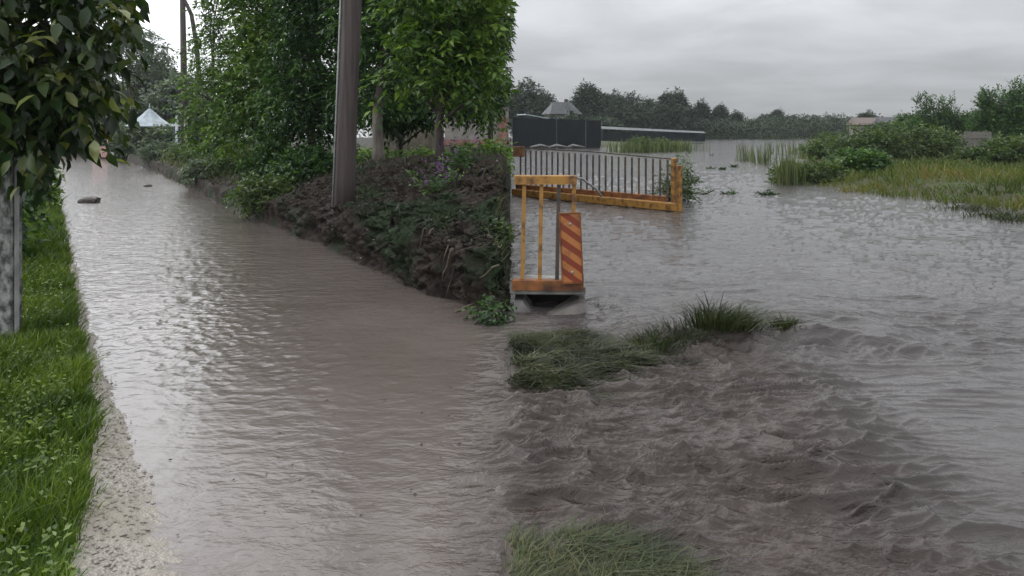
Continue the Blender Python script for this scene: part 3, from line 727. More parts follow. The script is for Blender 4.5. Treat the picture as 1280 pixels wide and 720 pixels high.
bank_tree('dark leafy tree just left of the tall utility pole', 392, 18,
          [(385, 70, 18, .8, .9, .9), (370, 120, 17.8, .75, .8, .7), (410, 125, 18, .6, .8, .6), (400, 20, 18, 1.0, 1, .8), (395, 165, 17.9, .6, .6, .35), (350, 160, 18.2, .5, .5, .45), (400, -40, 18, 1.4, 1.2, .8)], 820, 203, 'leaf_dark', .11)
bank_tree('forked tree with a pale trunk just right of the tall utility pole', 474, 15.5,
          [(470, 20, 15.5, .6, .8, .55), (458, 80, 15.8, .32, .6, .42), (496, 62, 15.8, .36, .6, .42), (484, 118, 15.6, .22, .4, .2), (440, 120, 16.5, .3, .5, .36), (480, -40, 15.5, 1.1, 1.1, .6)], 420, 204, 'leaf_dark', .13, bark='bark_pale')
bank_tree('slender dark trunked tree with a spreading crown right of the utility pole', 552, 13,
          [(568, 40, 13, .40, .6, .32), (517, 62, 13, .26, .5, .26), (596, 84, 12.8, .30, .5, .24), (622, 28, 13, .30, .6, .32), (540, 92, 12.9, .20, .4, .17), (585, -20, 13, .7, .8, .38), (512, 8, 13.2, .34, .6, .32), (630, 84, 13, .18, .4, .24), (600, 60, 13.3, .34, .5, .3), (545, 70, 13.3, .3, .5, .28), (558, 112, 12.9, .16, .4, .10), (612, 118, 12.8, .14, .4, .10), (500, 95, 13, .16, .4, .13)], 430, 205, 'leaf_bright', .085, lean=(-.05, .1))
bank_tree('dense tree deeper in the garden filling the gap behind the forked tree', 500, 24,
          [(480, 60, 24, 1.4, 1.2, 1.3), (530, 40, 24, 1.3, 1.2, 1.3), (450, 110, 24, .9, 1, .8), (510, 110, 24, .8, 1, .5), (500, -20, 24, 2, 1.5, 1.2)], 900, 206, 'leaf_dark', .13, bark='bark_pale')
bank_tree('low leafy garden tree in front of the tan garden wall', 500, 19, [(500, 135, 19, .5, .6, .4), (520, 120, 19, .5, .6, .4), (478, 140, 19.2, .35, .5, .35), (600, 128, 19, .5, .6, .3), (575, 118, 19, .4, .5, .3), (545, 125, 19.5, .4, .5, .3)], 330, 208, 'leaf_dark', .06)
bank_tree('leafy garden tree by the right end of the plastered outbuilding', 612, 22,
          [(600, 40, 22, 1.0, 1.2, 1.2), (625, 90, 22, .55, .8, .6), (575, 90, 22, .8, 1, .6), (600, -20, 22, 1.4, 1.3, 1.0), (560, 20, 22.4, 1, 1, 1)], 800, 207, 'leaf_dark', .09)
# low growth on the far bank edge
for i, (px, Y, hw, hh, lab, mt) in enumerate((
        (205, 34, .9, .45, 'low grey green weeds at the far tip of the earth bank', 'leaf_hazed'), (240, 29, .9, .5, 'low weedy bush on the bank by the far pole', 'leaf_bush'),
        (278, 26, .8, .6, 'bright weedy bush under the far bank tree', 'leaf_bright'), (300, 21.5, .8, .55, 'weedy bush under the drooping bright tree', 'leaf_bush'),
        (345, 18.5, .7, .5, 'dark undergrowth bush left of the dark leafy tree', 'leaf_dark'), (385, 16.2, .7, .45, 'dark undergrowth bush below the dark leafy tree', 'leaf_dark'),
        (330, 15.0, .45, .25, 'low weeds on the slope of the bank below the trees', 'leaf_bush'), (262, 22, .55, .3, 'trailing weeds where the bank meets the lane', 'leaf_hazed'))):
    b = base_at(px, Y)
    bush('bush', lab, b, [(0, 0, hh*.7, hw, .6, hh*.7), (-hw*.5, .1, hh*.5, hw*.6, .5, hh*.5), (hw*.5, -.1, hh*.55, hw*.6, .5, hh*.6)], 230, 300+i, mt, (.11, .05), 7, .25, .3, group='undergrowth along the bank')

# garden behind the bank
def garden_buildings():
    Y = 33.0; x0, x1 = (556-640)/1000*Y, -.15
    t = empty('outbuilding', ((x0+x1)/2, Y, float(bank_h((x0+x1)/2, Y))-.05)); tag(t, 'pale plastered outbuilding behind the garden with a pinkish base', 'outbuilding')
    w = x1-x0; m = MB(); m.box((0, 1.3, 1.35), (w, 2.6, 1.7)); m.build('wall', M['plaster'], t)
    m = MB(); m.box((0, 1.28, .3), (w+.06, 2.62, .62)); m.build('plinth', M['brick'], t)
    m = MB(); m.add([(-w/2-.2, -.25, 2.15), (w/2+.1, -.25, 2.15), (w/2+.1, 2.8, 2.15), (-w/2-.2, 2.8, 2.15), (-w/2-.2, 1.3, 3.1), (w/2+.1, 1.3, 3.1)], [(0, 1, 5, 4), (2, 3, 4, 5), (0, 4, 3), (1, 2, 5), (0, 3, 2, 1)]); m.build('roof', M['roof_grey'], t)
    m = MB(); m.box((w/2-.22, -.06, .8), (.36, .3, 1.5), bev=.02); m.build('pillar', M['brick'], t)
    Y = 28.0; a, b = (470-640)/1000*Y, (545-640)/1000*Y
    t = empty('garden_wall', ((a+b)/2, Y, float(bank_h((a+b)/2, Y))-.05), R(-4)); tag(t, 'tan garden wall seen between the trunks behind the utility pole', 'wall')
    m = MB(); m.box((0, 0, .6), (b-a, .2, 1.2)); m.build('wall_panel', M['plaster_tan'], t)
    m = MB(); m.box((0, 0, 1.235), (b-a+.05, .28, .07), bev=.01); m.build('coping', M['plaster'], t)
    for q in (-1.0, 0, 1.0):
        m = MB(); m.box((q*(b-a)/2*.97, -.02, .66), (.16, .29, 1.34), bev=.01); m.build('pillar', M['plaster_tan'], t)
garden_buildings()
def crops():
    rng = np.random.default_rng(44); n = 2600; y = rng.uniform(12.5, 30, n); y = np.round(y/.7)*.7+rng.normal(0, .08, n); x = -rng.uniform(0, 1, n)*.2*y-.12
    k = (st(x, y)[0] > 6.6); x, y = x[k], y[k]; z = bank_h(x, y)
    V, F, var = sprays(rng, np.stack([x, y, z+.12], -1), np.stack([rng.normal(0, .5, len(x)), rng.normal(0, .5, len(x)), np.ones(len(x))], -1), 6, .28, .12, .06, .3)
    tag(mesh_np('crop_plants', V, F, M['leaf_bright'], var=var), 'rows of low green crop plants in the garden behind the bank', 'crops', kind='stuff')
    n = 26000; px = rng.uniform(185, 640, n); y = rng.uniform(7.5, 37, n); x = (px-640)/1000*y; s, t = st(x, y); k = (s > 3.75+.2*rng.normal(0, 1, n)) & (s < 9) & (fbm(x*1.1, y*1.1, 46, 3)+.12*(s-5)+.5*smooth(12, 18, t) > .05) & (x < -.05); x, y = x[k], y[k]; n = len(x)
    z = bank_h(x, y); lean = rng.normal(0, .6, (n, 3)); lean[:, 2] = 0
    V, F = blades(rng, np.stack([x, y, z-.02], -1), rng.uniform(.06, .24, n)*(1+.5*smooth(14, 25, y)), rng.uniform(.008, .016, n)*(1+1.2*smooth(12, 30, y)), lean)
    var = np.repeat(np.clip(rng.normal(.4, .2, n)+.25*smooth(13, 20, y), 0, 1), 3)
    tag(mesh_np('bank_grass', V, F, M['grass_wet'], var=var), 'sparse weeds and grass scattered over the earth bank', 'grass', kind='stuff')
crops()
def flowers():
    for i, (px, Y, lab, sc) in enumerate(((548, 10.6, 'purple flowering plant on the crest of the earth bank', 1.0), (575, 11.2, 'dark purple leafed plant right of the flowering one on the bank crest', .8))):
        b = base_at(px, Y); t = empty('flowering_plant', b); tag(t, lab, 'plant', 'purple plants on the bank')
        rng = np.random.default_rng(60+i); n = 60
        P = np.stack([rng.normal(0, .16, n), rng.normal(0, .14, n), rng.uniform(.05, .28, n)], -1)*sc
        V, F, var = sprays(rng, P, np.stack([rng.normal(0, .4, n), rng.normal(0, .4, n), np.ones(n)], -1), 6, .16, .07, .03, .3)
        mesh_np('foliage', V, F, M['leaf_dark'], t, var=var)
        n = 34 if i == 0 else 18; P = np.stack([rng.normal(0, .16, n), rng.normal(0, .14, n), rng.uniform(.15, .5, n)], -1)*sc
        V, F, var = sprays(rng, P, np.stack([rng.normal(0, .2, n), rng.normal(0, .2, n), np.ones(n)], -1), 7, .12, .03, .022, 0)
        mesh_np('blossom', V, F, M['petal'], t, var=var)
flowers()
def bank_things():
    b = base_at(497, 9.3); t = empty('tree_stump', b); tag(t, 'dark rotten stump sticking out of the earth bank', 'stump')
    m = MB(); pr = random.Random(8); m.tube([(0, 0, -.15), (.01, 0, .05), (-.02, 0, .2)], [.11, .085, .075], 10, wob=.2, rng=pr)
    for q in range(5): a = q*1.26; m.tube([(.05*math.cos(a)-.02, .05*math.sin(a), .16), (.055*math.cos(a)-.03, .055*math.sin(a), .2+pr.uniform(.04, .16))], [.03, .006], 5); m.build('stump_body', M['rot'], t)
    m = MB()
    for a in range(4): m.tube([(0, 0, .0), (.12*math.cos(a*1.6), .12*math.sin(a*1.6)-.05, -.03), (.26*math.cos(a*1.6), .26*math.sin(a*1.6)-.08, -.12)], [.045, .035, .012], 6)
    m.build('root', M['rot'], t)
    def stick(label, p0, p1, r, seed):
        pr = random.Random(seed); p0 = np.array(p0); p1 = np.array(p1); m = MB()
        pts = [p0+(p1-p0)*f+np.array([pr.uniform(-.009, .009), pr.uniform(-.009, .009), pr.uniform(-.008, .008)]) for f in (0, .25, .5, .75, 1)]
        m.tube(pts-p0, [r, r*.9, r*.8, r*.7, r*.4], 6); o = m.build('stick', M['stick'], None); o.location = p0; tag(o, label, 'stick')
    stick('long pale root slanting down the undercut of the earth bank', (*gp(566, 312, .62)[:2], .62), (*gp(553, 352, .20)[:2], .22), .015, 1)
    stick('short pale broken stick near the right end of the undercut', (*gp(622, 335, .5)[:2], .53), (*gp(600, 352, .3)[:2], .33), .011, 2)
    stick('thin stick lying at the water line below the earth bank', (*gp(570, 392, .03)[:2], .05), (*gp(592, 384, .05)[:2], .08), .014, 3)
    # clods and rubble in the washed-out slope
    def rock(seed, mat):
        pr = np.random.default_rng(seed); import bmesh
        bm = bmesh.new(); bmesh.ops.create_icosphere(bm, subdivisions=2, radius=1)
        off = pr.uniform(0, 9, 3)
        for v in bm.verts:
            p = np.array(v.co); k = 1+.35*gnoise(np.array([p[0]*1.3+off[0]]), np.array([p[1]*1.3+p[2]*1.7+off[1]]), seed)[0]
            k = min(k, .95+.1*abs(p[0])); v.co = v.co*k
        me = bpy.data.meshes.new('stone'); bm.to_mesh(me); bm.free(); me.materials.append(mat); return me
    clods = [rock(k, M['stone']) for k in range(4)]; pale = [rock(k+10, M['rubble']) for k in range(3)]
    pr = random.Random(77); made = 0
    while made < 70:
        px, Y = pr.uniform(420, 632), pr.uniform(7.0, 12.5); x = (px-640)/1000*Y; s, t = st(x, Y)
        if not (3.35 < s < 6.3): continue
        z = float(bank_h(x, Y))
        if z < .03: continue
        p = pr.random() < .33; r = pr.uniform(.018, .042) if not p else pr.uniform(.008, .02)
        if made < 6: r *= 1.6
        o = link(bpy.data.objects.new('stone', pr.choice(pale if p else clods))); o.location = (x, Y, z+r*.05)
        o.scale = (r*pr.uniform(.8, 1.5), r*pr.uniform(.8, 1.4), r*pr.uniform(.5, .9)); o.rotation_euler = (pr.uniform(-.5, .5), pr.uniform(-.5, .5), pr.uniform(0, 6))
        tag(o, 'small pale bit of rubble in the washed out earth bank' if p else 'muddy clod on the washed out slope of the earth bank', 'rubble' if p else 'clod', 'pale rubble in the earth bank' if p else 'muddy clods on the earth bank'); made += 1
    rng = np.random.default_rng(91); n = 5200; px = rng.uniform(380, 640, n); y = rng.uniform(6.9, 13.5, n); x = (px-640)/1000*y; s_, t_ = st(x, y); z = bank_h(x, y)
    k = (s_ > 3.4) & (s_ < 6.8) & (x < -.03) & (z > .04) & (fbm(x*2.2, y*2.2, 93, 3) > -.12); x, y, z = x[k], y[k], z[k]; n = len(x)
    az = rng.uniform(0, 6.28, n); a_ = np.stack([np.cos(az), np.sin(az), rng.uniform(-.4, .4, n)], -1); L_ = rng.uniform(.012, .045, n)
    V, F, fp = leaves(np.stack([x, y, z+.006], -1), a_, np.array([0, -.4, 1.0])+rng.normal(0, .5, (n, 3)), L_, L_*.5, TRI4)
    tag(mesh_np('leaf_litter', V, F, M['litter'], var=np.repeat(rng.uniform(0, 1, n), fp)), 'dead leaves, chips and shoots littering the earth bank', 'leaf litter', kind='stuff')
    pr = random.Random(19)
    for k in range(16):
        px = pr.uniform(470, 634); s0 = pr.uniform(3.55, 3.75); Y = s0/(LN[0]*(px-640)/1000+LN[1]); x = (px-640)/1000*Y; z = float(bank_h(x, Y)); m = MB(); L_ = pr.uniform(.12, .34); dx = pr.uniform(-.12, .12)
        m.tube([(0, .03, .03), (dx*.3, -.05, .02), (dx*.7, -.11, -L_*.5), (dx+pr.uniform(-.03, .03), -.13, -L_)], [.009, .008, .006, .002], 5)
        o = m.build('root', M['stick'] if k % 3 == 0 else M['bark'], None); o.location = (x, Y, z); tag(o, 'thin root hanging over the undercut edge of the earth bank', 'root', 'roots hanging from the bank')
    # clump in the lane
    x, y, _ = gp(113, 253); o = link(bpy.data.objects.new('mud_clump', rock(31, M['mudlump']))); o.location = (x, y, .02); o.scale = (.27, .2, .13)
    tag(o, 'dark clump of mud standing out of the far flooded lane', 'mud clump')
    x, y, _ = gp(185, 233); o = link(bpy.data.objects.new('mud_clump', rock(32, M['mudlump']))); o.location = (x, y, .01); o.scale = (.13, .1, .07)
    tag(o, 'smaller dark mud clump in the lane beside the weedy bank tip', 'mud clump')
    # leafy plant at the right foot of the bank
    x, y, _ = gp(616, 404); b = (x, y, .0)
    bush('weed', 'small leafy weed at the water line where the earth bank ends', b, [(0, 0, .10, .11, .1, .09), (-.1, .1, .08, .08, .08, .06)], 26, 71, 'leaf_dark', (.05, .028), 6, .1, .3, cat='weed', tr=.008)
    x, y, _ = gp(630, 250, .8)
    bush('weed', 'leafy weed with pale leaves at the cut end of the earth bank', base_at(628, 8.6), [(0, 0, .12, .1, .15, .1), (0, .5, .14, .1, .2, .12)], 50, 72, 'leaf_bush', (.08, .045), 6, .12, .3, cat='weed', tr=.008, clip=clipx)
    for i, (Y, z, lab) in enumerate(((7.3, .32, 'low grass tuft hanging over the cut end of the earth bank nearest the culvert'), (9.4, .95, 'grass tuft at the top of the cut end of the earth bank'), (10.6, 1.08, 'grass tuft behind the top of the cut end of the earth bank'))):
        t = empty('weed', (-.06, Y, float(bank_h(-.12, Y))-.04)); tag(t, lab, 'weed', 'grass tufts at the cut end of the bank'); rng = np.random.default_rng(800+i); n = 140
        bx = rng.normal(-.07, .06, n); by = rng.normal(0, .28, n); bz = bank_h(np.minimum(bx-.06, -.08), by+Y)-t.location.z-.03
        lean = np.stack([rng.normal(.25, .5, n), rng.normal(-.2, .5, n), 0*bx], -1); V, F = blades(rng, np.stack([np.minimum(bx, 0), by, bz], -1), rng.uniform(.06, .26, n), rng.uniform(.006, .012, n), lean, .6, .7)
        mesh_np('foliage', V, F, M['grass_wet'], t, var=np.repeat(np.clip(rng.normal(.5, .2, n), 0, 1), 3))
        
bank_things()
def specks():
    rng = np.random.default_rng(9); n = 260; s = rng.uniform(.3, 3.2, n); t = 2.2+rng.uniform(0, 1, n)**1.5*16; x, y = from_st(s, t); k = x < -.05; x, y = x[k], y[k]; n = len(x)
    o = np.stack([x, y, water_h(x, y)+.004], -1); az = rng.uniform(0, 6.28, n); a = np.stack([np.cos(az), np.sin(az), 0*az+.05], -1); L = rng.uniform(.008, .03, n)*np.where(rng.random(n) < .08, 1.5, 1)
    V, F, fp = leaves(o, a, np.array([0, 0, 1.0])+rng.normal(0, .2, (n, 3)), L, L*.5, TRI4)
    tag(mesh_np('floating_debris', V, F, M['rot']), 'scattered dark leaves and chaff floating on the flooded lane', 'debris', kind='stuff')
    n = 900; t = 4.2+rng.uniform(0, 1, n)**1.2*14; s = grass_edge(t)+rng.uniform(-.03, .22, n)*(.4+.6*rng.random(n)); x, y = from_st(s, t); k = fbm(x*2, y*2, 97, 3) > -.05; x, y, s, t = x[k], y[k], s[k], t[k]; n = len(x)
    az = rng.uniform(0, 6.28, n); a = np.stack([np.cos(az), np.sin(az), rng.uniform(-.1, .5, n)], -1); L = rng.uniform(.008, .028, n)
    V, F, fp = leaves(np.stack([x, y, np.maximum(gravel_h(s, t), water_h(x, y))+.006], -1), a, np.array([0, 0, 1.0])+rng.normal(0, .45, (n, 3)), L, L*.4, TRI4)
    tag(mesh_np('leaf_litter', V, F, M['litter'], var=np.repeat(rng.uniform(.5, 1, n), fp)), 'dead leaves and weed scraps washed up along the verge edge', 'leaf litter', kind='stuff')
    # gravel stones along the verge edge
    n = 2600; t = 1.5+rng.uniform(0, 1, n)**1.4*11; s = grass_edge(t)-.03+.30*rng.beta(1.6, 2.0, n); x, y = from_st(s, t); r = rng.uniform(.004, .015, n)
    ph = np.array([(1, 0, 0), (0, 1, 0), (-1, 0, 0), (0, -1, 0), (0, 0, .8)]); V = np.stack([x, y, 0*x], -1)[:, None]+ph[None]*r[:, None, None]*rng.uniform(.6, 1.3, (n, 5, 1))
    zz = gravel_h(s, t); V[:, :, 2] += zz[:, None]+.004
    F = (np.arange(n)[:, None, None]*5+np.array([(0, 1, 4), (1, 2, 4), (2, 3, 4), (3, 0, 4)])[None]).reshape(-1, 3)
    tag(mesh_np('gravel', V.reshape(-1, 3), F, M['gravel']), 'loose pale wet gravel along the edge of the verge', 'gravel', kind='stuff')
specks()

# ---------------------------------------------------------------- right: bridge rails, board, culvert
def railings():
    Y = 7.4; zb, zt = .27, 1.235
    t = empty('bridge_railing', (.35, Y, 0), R(-3)); tag(t, 'near rusty yellow bridge railing with the striped board on its end', 'railing')
    m = MB(); m.box((-.04, 0, zt), (.58, .10, .055), bev=.008); m.box((-.04, -.045, zt-.03), (.575, .012, .05)); m.build('top_rail', M['rust_yellow'], t)
    m = MB(); m.box((-.02, 0, zb), (.66, .11, .06), bev=.008); m.box((-.02, -.06, zb-.028), (.655, .012, .07)); m.build('bottom_rail', M['rust_orange'], t)
    for i, x in enumerate((-.245, -.085, .075, .215)):
        m = MB(); m.box((x, 0, (zb+zt)/2), (.036, .026, zt-zb-.05), ry=.02); m.build('baluster', M['rust_yellow'] if i != 2 else M['bar_dark'], t)
    m = MB(); m.tube([(.24, .02, zt), (.3, .05, zt-.005), (.44, .3, zt-.12), (.5, .42, zt-.2)], .011, 6); m.build('bent_rod', M['pale_grey'], t)
    # hazard board, bolted to the railing
    t = empty('hazard_board', wp(714, 310, 7.30), R(-4)); t.rotation_euler.y = R(-2.5); tag(t, 'board with slanted red and orange stripes fixed to the near railing end', 'board')
    nm = NT('striped_board'); o = nm.scale(nm.obj(), (1, 1, 1), (0, R(-37), 0)); w = nm.n('ShaderNodeTexWave', wave_type='BANDS', bands_direction='Z', wave_profile='SIN', i_Scale=2.9, i_Distortion=.5); w.inputs['Detail Scale'].default_value = 1.5
    nm.l(o, w.inputs['Vector']); d = nm.noise(9, 6, .65, nm.obj())
    c = nm.ramp(w.outputs[0], [(.44, (.21, .036, .014)), (.56, (.42, .16, .045))]); c = nm.mixc(nm.map(d, .5, .75), c, (.13, .05, .03)); nm.fin(c, .5)
    m = MB(); m.box((0, 0, 0), (.184, .014, .63), bev=.004); m.build('panel', nm.m, t)
    m = MB()
    for (cx, cz, a, b) in ((-.095, 0, .012, .64), (.095, 0, .012, .64), (0, .319, .195, .012), (0, -.319, .195, .012)): m.box((cx, -.003, cz), (a, .03, b))
    m.build('frame', M['rust_orange'], t)
    for q in (-.22, .22):
        m = MB(); m.tube([(0, -.006, q), (0, -.016, q)], .014, 8); m.build('bolt', M['pale_grey'], t)
    # bridge deck end and culvert mouth under the near railing
    t = empty('culvert', (.35, Y, 0), R(-3)); tag(t, 'concrete culvert mouth under the near railing, dark inside', 'culvert')
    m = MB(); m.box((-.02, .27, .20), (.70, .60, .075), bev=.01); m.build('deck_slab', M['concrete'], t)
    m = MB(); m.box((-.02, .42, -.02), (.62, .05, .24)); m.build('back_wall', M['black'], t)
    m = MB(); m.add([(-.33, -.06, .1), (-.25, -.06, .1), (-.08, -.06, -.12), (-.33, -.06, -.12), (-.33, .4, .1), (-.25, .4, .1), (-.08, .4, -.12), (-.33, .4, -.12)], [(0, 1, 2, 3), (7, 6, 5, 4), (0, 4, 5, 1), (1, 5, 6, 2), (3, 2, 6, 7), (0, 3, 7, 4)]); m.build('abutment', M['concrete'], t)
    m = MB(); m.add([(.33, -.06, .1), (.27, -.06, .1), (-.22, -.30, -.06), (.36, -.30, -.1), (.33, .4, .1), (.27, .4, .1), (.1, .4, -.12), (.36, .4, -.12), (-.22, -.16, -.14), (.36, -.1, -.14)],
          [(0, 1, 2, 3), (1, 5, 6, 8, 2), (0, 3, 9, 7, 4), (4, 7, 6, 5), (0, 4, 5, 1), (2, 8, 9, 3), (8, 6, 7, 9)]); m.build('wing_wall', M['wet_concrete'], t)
    # far railing
    A = np.array([.12, 20.0]); B = np.array([3.36, 16.2]); L = float(np.linalg.norm(B-A)); rz = math.atan2(B[1]-A[1], B[0]-A[0])
    t = empty('bridge_railing', (A[0], A[1], 0), rz); tag(t, 'far orange bridge railing standing in the flood water', 'railing')
    m = MB(); m.box((L/2, -.06, .10), (L+.1, .16, .17), bev=.015); m.build('bottom_beam', M['rust_yellow'], t)
    m = MB(); m.box((L/2-.2, .06, .235), (L-.3, .14, .13), bev=.015); m.build('kerb_beam', M['rust_orange'], t)
    m = MB(); m.tube([(.1, .02, 1.2), (L*.5, .02, 1.17), (L-.02, .02, 1.06)], .017, 6); m.build('top_rail', M['bar_dark'], t)
    n = 25
    for k in range(n):
        q = .12+(L-.4)*k/(n-1); f = q/L
        m = MB(); m.box((q, .02, .3+(.9-.12*f)/2-.04), (.032, .03, .9-.12*f)); m.build('baluster', M['bar_dark'], t)
    for q, h in ((L-.08, 1.12), (L+.06, .98)):
        m = MB(); m.box((q, -.03, h/2-.08), (.09, .09, h+.1), bev=.012); m.build('end_post', M['rust_yellow'], t)
    m = MB(); m.box((.16, -.08, 1.12), (.36, .1, .26), bev=.02); m.build('joint_plate', M['rust_orange'], t)
railings()

# ---------------------------------------------------------------- right: grass humps, weeds, debris
def hump_grass():
    rng = np.random.default_rng(14)
    def make(name, label, cx, cy_, rx, ry, ntuft, per, h, lean_dir, mat, zmin, wide):
        tx = cx+rng.uniform(-rx, rx, ntuft); ty = cy_+rng.uniform(-ry, ry, ntuft); tz = mound_h(tx, ty); k = (tz > zmin+.02*rng.normal(0, 1, ntuft)) & (tx > -.06); tx, ty = tx[k], ty[k]; nt_ = len(tx)
        ta = np.arctan2(lean_dir[1], lean_dir[0])+rng.normal(0, 1.0, nt_); ts = rng.uniform(.5, 1.3, nt_); th = rng.uniform(.55, 1.35, nt_); tv = rng.normal(0, .17, nt_)
        idx = np.repeat(np.arange(nt_), per); n = len(idx)
        x = tx[idx]+rng.normal(0, .03, n); y = ty[idx]+rng.normal(0, .03, n); z = mound_h(x, y)
        a = ta[idx]+rng.normal(0, .5, n); q = ts[idx]*rng.uniform(.4, 1.5, n); lean = np.stack([np.cos(a)*q, np.sin(a)*q, 0*x], -1)
        lean[:, 0] = np.where(x < .02, np.abs(lean[:, 0]), lean[:, 0])
        hh = h*th[idx]*rng.uniform(.5, 1.4, n); V, F = blades(rng, np.stack([x, y, z-.015], -1), hh, rng.uniform(wide*.6, wide*1.5, n), lean, .85, .30)
        ok = V.reshape(-1, 5, 3)[:, :, 0].min(1) > -.10; F = F.reshape(-1, 3, 3)[ok].reshape(-1, 3)
        var = np.clip(.42+tv[idx]+.2*fbm(x*2.5, y*2.5, 49, 2)+rng.normal(0, .15, n), 0, 1)[ok]
        used = np.unique(F); mp = np.zeros(len(V), int); mp[used] = np.arange(len(used))
        tag(mesh_np(name, V[used], mp[F], M[mat], var=np.repeat(var, 3)), label, 'grass', kind='stuff')
    make('flattened_grass', 'wet flattened grass on the muddy hump below the culvert', .6, 5.9, .75, 1.0, 950, 26, .17, (.8, -.5), 'grass_wet', -.035, .009)
    make('near_grass', 'olive grass at the camera end of the churned water', .45, 2.9, .6, 1.0, 1300, 24, .13, (.8, .2), 'grass_near', -.03, .006)
hump_grass()
def weeds():
    rng = np.random.default_rng(23)
    for i, (px, py, lab, hw, hh, mt) in enumerate((
            (893, 425, 'tallest dark weed clump standing in the overflow lip', .13, .19, 'grass_wet'), (922, 422, 'rounded drooping weed clump right of the tallest one', .11, .13, 'grass_wet'),
            (845, 428, 'low tangled weed clump between the grassy hump and the tallest weeds', .17, .10, 'grass_wet'), (985, 424, 'small dark weed tuft farthest right along the overflow', .09, .07, 'grass_wet'),
            (815, 436, 'low weed tuft at the right edge of the grassy hump', .13, .09, 'grass_wet'))):
        x, y, _ = gp(px, py, .03); t = empty('weed', (x, y, float(water_h(x, y))-.015)); tag(t, lab, 'weed', 'weeds along the overflow'); hw *= 1.35; hh *= 1.2
        n = 420; bx = rng.normal(0, hw*.55, n); by = rng.normal(0, hw*.45, n); lean = np.stack([bx/hw*.9+rng.normal(0, .4, n)+.25, by/hw*.8+rng.normal(0, .4, n), 0*bx], -1)
        V, F = blades(rng, np.stack([bx, by, 0*bx], -1), hh*rng.uniform(.6, 1.5, n), rng.uniform(.005, .011, n), lean, .7, .75)
        mesh_np('foliage', V, F, M[mt], t, var=np.repeat(np.clip(rng.normal(.35, .2, n), 0, 1), 3))
        m = MB()
        for k in range(5): 
            a = rng.uniform(-1, 1, 3); m.tube([(a[0]*.04, a[1]*.03, 0), (a[0]*.08, a[1]*.05, hh*.7), (a[0]*.15, a[1]*.08, hh*(1.2+.4*a[2]))], [.006, .005, .002], 5)
        m.build('stem', M['bark'], t)
weeds()
